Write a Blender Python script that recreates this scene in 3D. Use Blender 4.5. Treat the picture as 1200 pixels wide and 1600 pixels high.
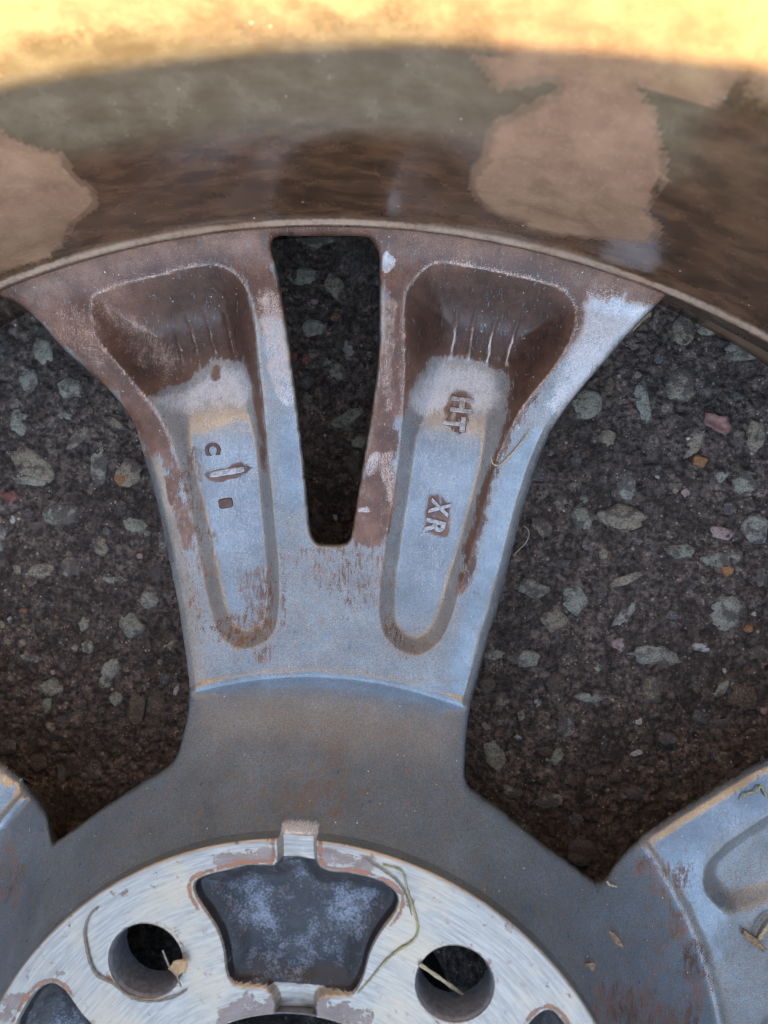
import bpy, math, random
import numpy as np
from mathutils import Vector, Matrix

# ------------------------------------------------------------------ camera, sky, sun, exposure
scene = bpy.context.scene
for o in list(bpy.data.objects):
    bpy.data.objects.remove(o)
MM = 0.001
cam_data = bpy.data.cameras.new("camera")
cam = bpy.data.objects.new("camera", cam_data)
scene.collection.objects.link(cam)
scene.camera = cam
cam.location = (23.85 * MM, 147.0 * MM, 151.7 * MM)
cam.rotation_euler = (-0.0233, 0.0604, 0.0344)
cam_data.sensor_fit = 'VERTICAL'
cam_data.sensor_height = 36.0
cam_data.lens = 36.0 * 1150 / 1600
cam_data.clip_start = 0.005
cam_data.clip_end = 500
cam_data.dof.use_dof = True
cam_data.dof.focus_distance = 0.187
cam_data.dof.aperture_fstop = 15.0

SUN_EL, SUN_AZ = math.radians(15.2), math.radians(172.0)     # azimuth clockwise from +Y
world = bpy.data.worlds.new("World")
scene.world = world
world.use_nodes = True
wn = world.node_tree.nodes
sky = wn.new('ShaderNodeTexSky')
sky.sky_type = 'NISHITA'
sky.sun_disc = False
sky.sun_elevation = SUN_EL
sky.sun_rotation = SUN_AZ
sky.air_density = 1.0
sky.dust_density = 0.6
sky.ozone_density = 1.0
wn['Background'].inputs[1].default_value = 0.15
hs = wn.new('ShaderNodeHueSaturation')                       # thin high haze takes some of the blue out
hs.inputs['Saturation'].default_value = 0.84
world.node_tree.links.new(sky.outputs[0], hs.inputs['Color'])
world.node_tree.links.new(hs.outputs[0], wn['Background'].inputs[0])

sun_data = bpy.data.lights.new("sun", 'SUN')
sun_data.energy = 2.0
sun_data.angle = math.radians(0.5)
sun_data.color = (1.0, 0.75, 0.37)
sun = bpy.data.objects.new("sun", sun_data)
scene.collection.objects.link(sun)
to_sun = Vector((math.sin(SUN_AZ) * math.cos(SUN_EL), math.cos(SUN_AZ) * math.cos(SUN_EL), math.sin(SUN_EL)))
sun.rotation_euler = to_sun.to_track_quat('Z', 'Y').to_euler()
sun.location = to_sun * 3

scene.view_settings.view_transform = 'Standard'
scene.view_settings.look = 'None'
scene.view_settings.gamma = 1.0
scene.view_settings.use_curve_mapping = False
scene.view_settings.exposure = 2.72
scene.render.engine = 'CYCLES'
scene.cycles.max_bounces = 6
scene.cycles.diffuse_bounces = 3
scene.cycles.glossy_bounces = 3
scene.cycles.use_adaptive_sampling = True
scene.cycles.adaptive_threshold = 0.02
scene.cycles.use_denoising = True
scene.cycles.filter_width = 1.1

# ------------------------------------------------------------------ measured outlines of the casting (mm, wheel axis = z, mounting face at z = 0)
WINDOW_R=[(77.2,195.0),(71.5,188.7),(63.8,179.0),(58.2,171.7),(53.9,164.3),(51.0,156.2),(48.2,145.5),(45.7,133.3),(43.0,120.4),(40.4,111.5),(38.2,102.1),(36.3,94.8),(35.5,90.1),(34.9,82.3),(35.1,80.0),(36.4,78.2),(43.2,74.0),(53.5,66.5),(59.7,62.2),(65.2,58.0),(67.2,57.0),(69.5,57.3),(72.3,59.4),(79.0,63.7),(81.6,65.2),(93.5,72.7),(109.3,82.9),(120.3,87.8),(126.9,91.9),(133.1,96.0),(138.4,99.2),(141.3,102.6),(144.5,107.7),(147.7,114.9),(150.1,120.7),(154.2,127.9),(156.8,133.7),(157.1,136.7),(156.6,139.2)]
WINDOW_L=[(-84.0,191.9),(-81.5,191.7),(-78.7,190.4),(-74.0,186.1),(-68.4,180.0),(-63.6,176.0),(-57.8,170.7),(-53.9,166.1),(-51.6,162.2),(-50.1,156.3),(-48.2,149.1),(-46.3,141.5),(-43.9,130.1),(-40.2,115.9),(-37.3,102.9),(-35.4,94.7),(-34.8,90.0),(-34.9,84.9),(-35.2,81.4),(-36.9,79.0),(-42.1,75.6),(-51.7,68.8),(-61.7,60.9),(-64.8,58.5),(-66.5,58.9),(-69.5,62.3),(-73.1,64.4),(-79.2,67.9),(-84.0,71.1),(-123.5,90.8),(-132.8,96.8),(-139.6,102.0),(-145.3,108.4),(-150.5,116.0),(-157.3,126.3),(-161.7,133.7)]
SLOT=[(-16.0,206.9),(-15.4,208.6),(-13.9,209.7),(-4.5,209.9),(5.1,210.1),(7.9,209.2),(9.3,206.9),(9.9,203.9),(10.3,191.8),(10.4,181.3),(9.8,173.6),(8.6,164.0),(7.7,158.1),(6.6,150.1),(5.2,140.1),(4.5,135.6),(2.9,134.0),(-2.3,133.7),(-4.4,134.4),(-5.8,137.6),(-6.6,144.5),(-8.0,157.6),(-10.1,173.1),(-11.8,184.6),(-13.5,194.1),(-15.3,203.5)]
PKL=[(-59.6,193.5),(-51.6,196.3),(-43.6,198.4),(-35.7,200.4),(-30.5,201.0),(-26.2,199.8),(-23.0,196.8),(-20.8,192.3),(-19.7,185.6),(-18.8,178.6),(-17.6,168.3),(-16.7,157.3),(-16.1,151.4),(-15.3,143.4),(-14.4,135.3),(-13.4,127.3),(-12.8,119.3),(-13.2,113.2),(-14.6,110.0),(-17.0,108.0),(-21.0,106.6),(-24.3,107.3),(-27.3,109.3),(-30.1,114.8),(-32.1,121.1),(-34.2,129.2),(-36.0,137.3),(-38.1,145.9),(-40.0,154.2),(-42.3,160.8),(-45.4,166.4),(-49.6,171.6),(-54.8,177.6),(-59.0,182.6),(-60.6,187.7),(-60.6,191.1)]
PKR=[(16.4,192.7),(17.1,196.1),(20.0,200.0),(23.8,202.3),(30.3,201.8),(38.0,200.4),(45.6,198.8),(52.4,197.0),(55.5,194.8),(57.1,191.8),(56.9,187.4),(55.3,183.3),(52.7,178.5),(49.1,173.7),(45.8,169.1),(43.5,164.5),(41.0,158.6),(39.6,153.2),(37.5,143.2),(34.8,131.9),(32.7,124.3),(31.3,118.2),(29.4,113.1),(26.9,109.4),(23.0,107.1),(19.0,107.6),(16.0,109.5),(13.5,112.8),(12.5,118.3),(12.6,126.2),(13.2,131.1),(13.8,137.5),(14.7,144.5),(15.6,152.5),(16.2,158.3),(17.0,173.8),(16.7,185.2)]
RECESS=[(-5.2,68.3),(-8.0,67.6),(-11.7,67.3),(-15.8,66.0),(-19.5,64.9),(-22.4,63.5),(-23.0,61.8),(-22.1,59.4),(-19.7,56.2),(-17.4,52.7),(-16.0,48.6),(-15.5,44.9),(-14.6,42.5),(-12.6,41.4),(-7.7,41.4),(-5.8,40.3),(-4.7,38.3),(-4.2,34.6),(3.6,35.2),(4.0,39.0),(5.9,40.6),(10.8,41.1),(12.7,42.9),(14.0,46.3),(14.9,50.4),(16.8,54.7),(19.1,58.1),(20.3,60.2),(20.5,62.7),(18.4,65.0),(14.8,66.4),(9.9,67.1),(5.8,67.3),(3.3,68.9),(2.9,74.6),(2.8,76.6),(1.4,77.7),(-3.8,77.4),(-5.3,76.4),(-5.4,74.4)]
STAINS=[
('mud',1,1.6,[(-84.1,200.1),(-36.0,211.7),(-1.6,215.2),(41.3,211.1),(71.5,202.6),(82.1,196.8),(76.4,193.2),(69.7,194.0),(61.4,196.0),(57.8,194.1),(53.9,196.3),(38.7,200.1),(25.0,202.6),(19.0,199.9),(16.7,193.4),(16.7,173.8),(15.6,158.3),(15.1,144.0),(14.2,137.5),(11.6,132.9),(6.7,133.2),(4.7,134.8),(8.4,159.7),(10.6,179.7),(9.7,209.4),(-15.4,209.0),(-13.5,194.4),(-12.3,188.4),(-18.1,188.2),(-19.4,188.2),(-21.0,193.5),(-25.4,200.3),(-31.0,201.4),(-51.6,196.7),(-60.3,192.7),(-61.1,187.2),(-54.8,177.3),(-44.6,165.9),(-41.0,158.1),(-42.7,154.6),(-45.7,153.8),(-48.6,153.7),(-50.1,157.9),(-53.9,166.9),(-63.6,176.6),(-74.0,186.9),(-80.7,191.5),(-83.9,191.8)]),
('mud',0.42,1.6,[(-19.4,191.2),(-12.6,191.4),(-10.1,172.4),(-15.6,171.5)]),
('mud',0.75,1.2,[(-44.8,156.4),(-40.4,155.8),(-37.9,147.0),(-36.3,138.9),(-35.9,130.8),(-39.2,132.3),(-42.2,143.6)]),
('mud',0.28,3,[(-42.2,143.6),(-36.3,140.6),(-32.3,124.4),(-29.9,111.6),(-34.7,108.2),(-38.2,124.1)]),
('mud',1,1.5,[(-64.0,194.2),(-54.1,198.7),(-32.8,203.6),(-26.2,201.8),(-21.5,194.3),(-19.6,180.1),(-17.9,167.4),(-17.0,151.1),(-19.4,153.5),(-20.9,165.7),(-22.4,175.3),(-24.7,179.0),(-30.1,180.8),(-34.5,179.4),(-39.2,175.1),(-44.5,172.1),(-48.5,166.5),(-57.4,177.2),(-63.1,183.8)]),
('mud',1,1.5,[(15.5,194.9),(18.8,202.5),(25.0,205.1),(55.5,198.7),(59.0,192.6),(57.6,184.8),(50.7,174.2),(44.6,164.6),(40.7,153.0),(38.5,142.3),(36.2,131.5),(33.7,122.8),(31.7,123.9),(33.3,133.0),(36.1,144.7),(39.3,156.2),(41.5,165.8),(43.0,172.1),(43.0,177.1),(37.0,180.4),(27.4,182.1),(21.5,179.2),(18.9,174.1),(17.5,166.8),(16.0,168.3)]),
('mud',0.32,3,[(-4.7,133.6),(13.9,135.9),(15.2,129.5),(12.2,116.7),(-2.5,120.8),(-7.8,130.2)]),
('mud',0.5,1.5,[(-24.8,125.7),(-15.2,127.4),(-14.1,116.2),(-15.4,109.6),(-22.5,106.0),(-29.0,109.8),(-30.1,114.2),(-22.5,115.0)]),
('mud',0.42,1.2,[(-12.8,131.7),(-11.1,129.8),(-10.4,115.7),(-13.3,104.5),(-15.8,101.7),(-18.8,105.8),(-13.0,109.3),(-12.1,117.2)]),
('mud',0.42,1.5,[(11.9,118.5),(14.3,119.4),(20.4,110.0),(24.0,107.7),(18.9,106.4),(13.8,110.5)]),
('mud',0.35,1,[(-39.9,153.6),(-34.5,157.1),(-33.4,147.2),(-29.7,127.3),(-33.5,123.8),(-37.6,138.7)]),
('rust',0.5,5,[(-15.2,76.3),(-7.5,80.5),(2.6,86.7),(6.6,85.1),(11.0,75.8),(3.0,74.4),(-8.2,73.8)]),
('rust',0.03,8,[(-32.9,89.8),(8.5,95.2),(21.4,87.6),(10.2,80.9),(-28.8,76.9)]),
('mud',0.48,1.5,[(78.3,60.0),(91.9,59.4),(90.4,54.5),(88.4,51.4),(91.5,43.8),(96.8,36.1),(96.1,27.0),(92.6,20.5),(87.4,22.4),(89.1,28.6),(88.6,37.0),(84.9,44.6),(83.1,51.8),(76.4,56.1)]),
('mud',0.55,3,[(63.8,42.4),(76.4,35.9),(87.6,29.0),(89.3,20.2),(63.5,36.5)]),
('mud',0.3,5,[(79.6,52.3),(86.4,45.8),(89.6,34.0),(80.0,32.0),(77.1,42.7)]),
('mud',0.4,3,[(-82.6,55.2),(-75.6,54.0),(-69.4,47.2),(-78.3,41.0)]),
('wear_sheen',0.62,3,[(-59.0,192.2),(-53.1,190.4),(-43.7,184.3),(-41.6,179.5),(-43.9,173.1),(-48.3,175.4),(-58.9,187.9)]),
('wear_sheen',1,3.2,[(-46.8,168.2),(-39.2,173.2),(-30.9,178.9),(-24.0,176.8),(-21.4,169.7),(-32.7,167.0),(-41.0,165.1)]),
('wear_sheen',1,3.2,[(19.0,172.4),(22.0,177.3),(27.5,180.2),(37.1,178.9),(41.7,175.2),(39.9,168.9),(28.0,167.0),(20.8,166.9)]),
('wear_sheen',0.8,1.4,[(-19.0,192.8),(-13.8,194.1),(-9.7,170.1),(-15.2,168.4)]),
('wear_sheen',0.35,2,[(-15.6,169.9),(-9.8,171.6),(-8.4,159.2),(-14.5,159.0)]),
('wear_sheen',1,3,[(58.0,188.9),(60.7,195.3),(69.7,194.3),(76.4,192.9),(70.0,186.8),(63.2,176.3),(58.4,168.7),(52.8,167.0),(50.8,169.2),(54.9,177.6)]),
('wear_sheen',0.62,0.8,[(10.2,193.3),(14.3,191.9),(14.1,167.6),(10.8,172.1)]),
('wear_sheen',1,0.35,[(10.2,204.5),(12.0,204.8),(14.4,202.7),(13.4,200.3),(11.2,201.6)]),
('wear_sheen',0.85,0.7,[(7.5,153.3),(9.6,156.9),(11.8,157.6),(12.5,155.1),(10.2,151.0),(8.2,150.5)]),
('wear_sheen',0.72,0.8,[(12.2,156.6),(15.0,157.3),(15.4,144.8),(13.5,144.0),(12.1,148.7),(11.0,151.1)]),
('wear_sheen',0.9,0.35,[(6.4,142.9),(9.0,143.8),(9.4,141.9),(7.4,141.2)]),
('wear_sheen',0.5,2,[(-74.1,190.1),(-61.1,190.3),(-54.8,176.5),(-59.6,174.8),(-70.8,183.9)]),
('wear_sheen',0.12,3,[(-74.3,199.5),(-35.9,209.4),(-17.1,210.9),(-15.3,203.5),(-31.0,202.5),(-59.6,194.3)]),
('wear_sheen',0.15,3,[(14.0,210.0),(41.5,206.6),(61.3,198.7),(50.9,198.5),(24.9,204.1),(14.4,199.4)]),
('wear_sheen',0.42,4,[(-35.7,165.2),(-20.8,165.6),(-18.2,141.1),(-16.8,124.5),(-22.6,120.9),(-28.7,124.0),(-34.2,143.9)]),  # left pocket floor paled, sky sheen put into the colour
('wear_sheen',0.42,4,[(20.0,166.7),(39.2,165.6),(36.0,149.6),(31.8,133.0),(28.1,122.2),(19.9,121.1),(17.0,132.4),(18.8,152.2)]),  # right pocket floor, same painted sky sheen
('clean',1,1.6,[(-49.7,155.5),(-42.7,154.1),(-42.2,142.0),(-40.0,128.9),(-42.2,127.2),(-45.1,135.3),(-48.2,148.3)]),
('clean',0.6,5,[(-37.3,166.7),(-20.0,167.2),(-16.5,141.2),(-14.9,119.6),(-22.2,114.4),(-29.2,117.3),(-35.9,140.5),(-39.1,156.9)]),
('clean',0.6,5,[(18.3,168.3),(40.7,167.3),(38.3,152.9),(33.4,133.1),(29.8,121.5),(23.4,114.7),(15.9,119.3),(14.5,132.3),(17.2,152.2)]),
('clean',0.9,1.2,[(-35.6,97.0),(-17.7,100.8),(8.1,101.8),(37.5,97.1),(36.1,93.2),(8.3,98.0),(-17.4,97.4),(-34.4,93.2)]),
('clean',1,2,[(54.4,166.3),(51.6,156.2),(46.0,130.8),(38.3,97.5),(34.4,95.8),(30.4,98.0),(33.7,117.6),(38.6,136.9),(42.5,152.9),(46.7,162.3)]),
('clean',1,2.5,[(79.1,63.2),(94.0,72.7),(110.7,83.8),(111.3,73.5),(98.9,66.9),(94.3,59.1),(96.0,51.5),(102.5,48.4),(101.2,36.1),(96.4,36.1),(91.3,48.4),(86.4,57.5)]),
('clean',1,1,[(-84.0,71.9),(-69.1,61.8),(-70.5,59.4),(-83.0,58.2)]),
('clean',0.9,4,[(-14.5,163.7),(-8.7,164.6),(-6.6,144.9),(-12.2,141.4)]),
('mud_shade',1,5,[(-40.0,200.9),(-28.4,201.9),(-22.5,194.8),(-20.2,180.5),(-19.0,167.6),(-18.2,154.5),(-20.7,157.7),(-22.4,174.0),(-26.5,180.3),(-38.2,178.4),(-45.7,173.3),(-50.0,169.9),(-54.9,176.3),(-49.8,189.4)]),
('mud_shade',1,5,[(17.4,193.9),(26.7,202.0),(48.9,200.7),(57.9,193.0),(55.9,184.4),(50.2,174.9),(44.3,166.1),(40.1,153.0),(34.5,129.5),(32.9,129.5),(38.3,156.2),(42.4,172.4),(42.1,177.1),(27.5,182.3),(19.6,178.2),(18.0,175.0)]),
('patch',0.75,0.6,[(28.3,172.7),(33.8,172.1),(33.5,167.2),(32.4,164.0),(30.8,163.0),(27.3,165.1)]),
('patch',0.85,0.7,[(23.6,146.2),(29.2,145.7),(29.8,137.8),(27.6,136.1),(23.2,138.3)]),
('patch',0.85,0.6,[(-33.6,178.5),(-31.6,178.5),(-31.6,176.3),(-30.9,174.7),(-32.9,173.4),(-33.9,175.3)]),
('patch',0.9,0.3,[(-33.2,150.9),(-23.1,152.9),(-22.7,150.9),(-32.2,148.6)])]
RIBS=[[(30.0,197.8),(28.4,182.6)],[(34.5,196.8),(32.7,181.9)],[(39.6,195.9),(37.5,181.2)],[(45.0,194.4),(42.2,180.5)],[(-44.1,189.3),(-41.0,179.4)],[(-40.3,192.5),(-37.5,182.2)],[(-36.0,194.2),(-32.7,181.9)],[(-31.1,194.6),(-27.4,182.0)]]
DRY_A=[(7.8,36.1),(8.5,29.6),(9.3,29.0),(11.0,31.6),(11.4,28.3),(9.7,23.8),(8.8,19.3),(8.7,12.2),(8.2,4.1),(9.0,-4.9),(10.9,-9.9),(14.0,-11.7),(18.3,-2.3),(18.1,6.1),(17.3,8.3),(17.3,18.5),(16.4,25.0),(14.6,32.7),(14.1,36.9),(13.5,40.9)]
DRY_B=[(-16.3,25.3),(-13.4,19.7),(-12.6,16.5),(-12.9,10.9),(-12.7,4.4),(-13.2,-0.4),(-15.3,-5.4),(-16.8,-12.3),(-19.4,-14.9),(-23.9,-12.6)]
DRY_C=[(-2.8,14.8),(-1.2,15.4),(-3.8,-15.0),(-5.9,-14.3)]
BARREL_RUST=[(15.8,21.2),(1.7,16.1),(13.3,17.8),(14.5,36.2),(6.5,30.8),(15.4,46.3)]
STONES=[(-97.7,187.4,6.6,9.7,20,'gg'),(-102.0,178.7,7.0,7.0,0,'gg'),(-88.6,176.7,8.2,7.4,0,'gg'),(-90.0,167.7,4.3,2.7,0,'gg'),(-85.8,161.4,3.9,8.2,-35,'tan'),(-73.6,165.8,7.8,3.1,-25,'tan'),(-104.8,165.3,5.8,7.8,0,'gg'),(-100.4,152.4,17.5,8.9,-30,'tan'),(-100.9,147.0,10.7,2.7,-5,'gg'),(-78.4,153.1,5.8,12.8,0,'gg'),(-69.5,150.4,8.9,8.9,0,'tan'),(-71.5,148.3,4.3,3.5,0,'orange'),(-107.0,142.1,5.1,3.9,10,'red'),(-90.7,137.3,11.3,6.6,5,'gg'),(-66.1,134.2,9.3,5.4,-25,'gg'),(-109.6,128.9,2.7,8.6,0,'blue'),(-106.4,134.7,1.9,2.7,0,'white'),(-110.1,199.0,3.9,4.3,0,'gg'),(-87.2,120.8,7.8,7.0,0,'tan'),(-96.5,119.0,8.2,5.1,10,'tan'),(-73.4,117.3,8.2,2.1,0,'gg'),(-61.4,111.4,6.2,6.2,0,'gg'),(-67.3,103.1,7.4,7.0,-30,'gg'),(-82.3,102.9,3.5,5.1,-10,'gg'),(-81.1,95.9,3.9,4.7,0,'gg'),(-73.7,88.1,5.3,11.7,-22,'blue'),(-99.4,91.3,6.6,2.7,-15,'blue'),(-92.5,81.9,7.0,5.4,0,'gg'),(-93.8,76.6,2.7,5.4,-10,'gg'),(-64.6,77.5,5.1,10.5,-5,'brown'),(-58.1,78.8,4.7,9.7,-15,'brown'),(-56.0,87.0,3.9,3.9,0,'dark'),(-52.5,83.2,1.6,3.5,-20,'white'),(-102.4,106.0,3.3,1.8,0,'orange'),(-83.1,78.0,5.4,3.9,20,'brown'),(-71.4,79.8,3.9,4.7,0,'blue'),(-54.7,97.5,1.6,5.1,-50,'tan'),(-78.4,55.5,6.6,3.5,0,'blue'),(-88.3,54.9,2.7,5.1,0,'dark'),(-96.1,58.1,6.6,5.8,0,'brown'),(-89.2,72.2,3.1,2.3,0,'dark'),(-106.1,84.5,3.1,1.9,10,'tan'),(-16.9,212.1,9.3,5.8,0,'gg'),(-7.0,209.4,5.1,7.4,20,'tan'),(-10.5,209.1,1.9,2.1,0,'orange'),(-12.8,204.6,2.3,1.6,0,'pink'),(-6.1,199.9,4.1,2.9,-20,'orange'),(-13.1,196.7,7.4,5.4,0,'blue'),(-15.3,187.3,3.1,4.3,0,'red'),(-18.5,187.2,2.3,3.9,0,'red'),(-13.5,191.2,1.8,1.8,0,'white'),(-6.2,184.2,10.1,5.8,-35,'gg'),(-2.2,169.2,10.5,3.9,30,'gg'),(-11.8,223.7,11.7,5.1,0,'gg'),(-14.1,174.3,2.7,5.1,0,'tan'),(-1.9,190.5,3.9,6.2,0,'blue'),(2.0,162.5,4.7,3.9,0,'gg'),(-14.3,180.5,4.3,4.3,0,'dark'),(-0.6,214.7,3.9,5.8,0,'dark'),(97.2,197.4,5.8,11.7,0,'tan'),(107.6,199.9,11.3,5.4,22,'gg'),(115.9,193.3,12.1,6.2,10,'gg'),(97.3,182.4,8.9,10.9,-10,'tan'),(86.3,176.8,4.3,12.1,15,'blue'),(76.4,181.1,3.1,5.8,0,'brown'),(69.9,175.6,10.5,8.6,0,'gg'),(82.5,175.5,2.1,1.6,0,'red'),(76.7,165.9,4.9,5.4,0,'tan'),(101.7,165.1,4.3,8.2,-25,'tan'),(119.7,167.9,5.4,9.7,0,'tan'),(103.6,159.7,3.9,3.3,0,'orange'),(109.6,155.1,8.2,3.5,35,'blue'),(117.4,154.2,7.8,6.6,10,'gg'),(82.9,151.9,6.2,8.6,20,'blue'),(81.4,142.3,14.4,7.4,-10,'tan'),(100.0,150.2,2.3,2.7,0,'pink'),(97.1,150.9,1.6,2.3,0,'tan'),(69.7,141.9,5.1,7.4,25,'gg'),(58.5,138.8,7.4,5.4,-45,'tan'),(111.0,138.8,7.4,3.9,-15,'pink'),(120.6,140.0,8.2,9.7,0,'blue'),(72.0,132.8,3.9,1.6,-25,'white'),(76.8,131.2,2.9,3.5,0,'tan'),(111.8,130.9,11.3,5.1,5,'gg'),(113.0,127.9,3.5,3.9,0,'orange'),(84.1,124.0,10.1,2.9,22,'tan'),(56.1,119.8,8.9,5.1,-10,'gg'),(68.8,117.2,8.2,9.7,20,'blue'),(83.8,112.8,3.7,10.1,-35,'blue'),(114.0,115.3,9.7,11.3,0,'blue'),(120.1,110.5,2.9,2.3,0,'orange'),(63.0,110.4,7.8,7.0,0,'tan'),(82.6,104.3,4.7,4.3,0,'pink'),(106.6,104.5,5.8,2.5,-5,'white'),(93.3,101.3,14.8,6.6,-5,'blue'),(55.4,98.8,7.8,5.4,0,'gg'),(92.6,90.5,6.2,8.9,10,'tan'),(64.1,91.4,7.0,6.6,0,'brown'),(113.1,91.9,2.9,7.4,-35,'gg'),(74.6,87.6,8.2,3.1,0,'blue'),(98.7,133.0,8.2,3.9,0,'gg'),(68.1,78.6,5.8,7.0,0,'blue'),(65.4,69.2,3.1,5.1,-25,'blue'),(46.6,68.6,6.6,10.5,25,'gg'),(63.7,55.4,8.9,4.7,15,'gg'),(43.9,77.3,3.1,2.3,-40,'pink'),(48.4,85.9,5.1,4.3,0,'tan'),(70.5,61.1,1.9,2.1,0,'orange'),(76.1,65.3,5.4,2.1,-10,'brown'),(73.6,41.3,7.8,7.4,0,'dark'),(89.1,71.7,3.7,1.8,15,'white'),(52.7,89.5,4.3,2.3,-35,'brown'),(45.4,98.9,6.6,3.9,0,'gg'),(52.4,98.2,6.6,3.9,0,'gg'),(53.7,74.3,2.9,1.9,0,'white'),(52.4,57.5,5.8,3.9,-20,'gg'),(43.4,90.0,5.1,5.1,0,'brown'),(120.1,90.0,8.6,8.6,0,'brown'),(107.4,83.5,5.1,3.9,0,'dark'),(97.3,77.2,6.6,4.3,0,'dark'),(123.2,103.5,5.8,3.9,0,'tan'),(114.0,82.0,4.3,3.5,0,'dark'),(90.6,189.8,2.7,3.5,0,'dark'),(113.3,179.0,3.5,2.7,0,'dark'),(67.5,158.7,3.5,2.7,-20,'dark'),(65.0,127.9,3.9,2.7,0,'dark'),(97.6,113.8,3.9,3.1,0,'dark'),(123.1,126.4,3.1,5.8,0,'gg'),(88.7,59.3,5.8,4.7,0,'dark'),(101.5,67.8,5.1,3.9,-10,'dark'),(71.9,50.4,5.1,3.5,0,'dark')]
DEBRIS={'hook':([(47.9,163.8,-28.5),(46.9,161.9,-28.8),(44.9,159.1,-29.2),(43.0,156.9,-29.5),(41.3,155.1,-29.8),(39.9,154.8,-29.9),(39.1,155.5,-29.9),(38.7,157.1,-29.7)],0.15),
'curl':([(45.9,132.8,-34.4),(47.1,134.2,-34.3),(48.6,135.9,-34.2),(49.3,138.1,-33.9),(48.8,139.4,-33.8),(47.8,140.0,-33.8)],0.1),
'root':([(-43.6,56.2,0.4),(-45.3,54.5,0.4),(-46.3,51.1,0.4),(-45.8,47.7,0.4),(-44.9,44.3,0.4),(-43.2,41.6,0.4),(-40.0,40.3,0.4),(-37.1,38.3,0.4),(-34.3,37.1,0.4),(-30.8,37.0,0.4),(-26.6,38.1,0.4),(-23.6,40.0,0.4)],0.22),
'hairroot':([(13.0,70.9,0.4),(16.7,68.7,0.4),(20.0,66.5,0.4),(22.2,63.4,0.4),(23.5,59.4,0.4)],0.15),
'grass':([(17.0,69.5,0.3),(21.1,68.4,0.3),(22.5,64.1,0.3),(24.1,60.0,0.3),(24.9,56.3,0.3),(23.9,53.9,0.3),(20.8,51.6,0.3),(18.1,48.9,0.3),(15.5,45.3,0.3),(12.7,41.8,0.3)],0.18),
'straw':([(25.4,49.4,0.6),(30.3,44.1,-3.0),(36.5,36.3,-9.0)],0.34),
'thread':([(69.1,57.3,-22.9),(69.9,56.4,-22.9),(71.7,55.7,-23.7)],0.25),
'stalk':([(107.7,41.0,-30.1),(108.9,42.9,-30.3),(111.0,46.0,-30.6)],0.45),
'stalk2':([(107.0,42.6,-30.1),(107.9,45.2,-30.3),(110.0,47.5,-30.6),(111.6,47.9,-30.8)],0.28),
'moss':([(103.2,75.0,-31.8),(104.1,76.5,-32.0),(106.5,77.1,-32.1),(107.8,78.6,-32.2),(109.1,76.3,-32.2),(110.7,75.9,-32.2)],0.22),
'edge':([(87.0,202.5,-70.5),(84.7,200.6,-70.5),(82.1,197.4,-70.5)],0.4),
'leafstem':([(-29.0,48.5,0.8),(-28.1,46.4,0.8),(-27.1,44.6,0.8),(-25.8,43.2,0.8),(-24.8,40.9,0.8)],0.2)}
MARKS={'H':(31.50,169.94),'T':(29.60,165.11),'X':(26.84,143.83),'R':(25.71,138.80),'C':(-31.73,156.80),'bar':(-28.05,151.11),'block':(-28.38,143.05)}
SPOTS={'leaf':(-25.3,45.8,1.0),'chip':(70.4,46.7,-18.0),'scrap':(62.6,45.6,-9.1),'bark':(106.5,41.5,-30.2),'seed':(107.7,170.8,-71.0),'speck':(-65.7,136.2,-31.5)}

GROUND_Z = -72.0
rng = np.random.default_rng(7)
random.seed(7)

# ------------------------------------------------------------------ helpers
def vnoise(x, y, seed=0):
    xi = np.floor(x).astype(np.int64); yi = np.floor(y).astype(np.int64)
    fx = x - xi; fy = y - yi
    fx = fx * fx * (3 - 2 * fx); fy = fy * fy * (3 - 2 * fy)
    def h(a, b):
        n = (a * 374761393 + b * 668265263 + seed * 974711) & 0x7fffffff
        n = ((n ^ (n >> 13)) * 1274126177) & 0x7fffffff
        n = n ^ (n >> 16)
        return (n & 0xffff) / 65535.0
    return (h(xi, yi) * (1 - fx) + h(xi + 1, yi) * fx) * (1 - fy) + (h(xi, yi + 1) * (1 - fx) + h(xi + 1, yi + 1) * fx) * fy

def fbm(x, y, octaves=4, seed=0):
    s = np.zeros_like(x, dtype=float); a = .5; t = 0
    for k in range(octaves):
        s += a * vnoise(x, y, seed + k * 17); t += a
        x = x * 2.03 + 11.3; y = y * 2.03 + 5.7; a *= .5
    return s / t

def sstep(a, b, x):
    t = np.clip((x - a) / (b - a), 0, 1)
    return t * t * (3 - 2 * t)

def smooth_poly(pts, n=5):
    P = np.array(pts, float); N = len(P); out = []
    for i in range(N):
        p0, p1, p2, p3 = P[i - 1], P[i], P[(i + 1) % N], P[(i + 2) % N]
        for k in range(n):
            t = k / n
            out.append(.5 * ((2 * p1) + (-p0 + p2) * t + (2 * p0 - 5 * p1 + 4 * p2 - p3) * t * t + (-p0 + 3 * p1 - 3 * p2 + p3) * t ** 3))
    return np.array(out)

def sdist(poly, x, y):
    """signed distance, positive inside"""
    P = np.asarray(poly, float); Q = np.roll(P, -1, 0)
    d2 = np.full(x.shape, 1e18); ins = np.zeros(x.shape, bool)
    for (ax, ay), (bx, by) in zip(P, Q):
        ex, ey = bx - ax, by - ay
        L = ex * ex + ey * ey + 1e-12
        t = np.clip(((x - ax) * ex + (y - ay) * ey) / L, 0, 1)
        np.minimum(d2, (x - ax - t * ex) ** 2 + (y - ay - t * ey) ** 2, out=d2)
        c = ((ay > y) != (by > y))
        if ey != 0:
            ins ^= c & (x < ex * (y - ay) / ey + ax)
    d = np.sqrt(d2)
    return np.where(ins, d, -d)

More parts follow.
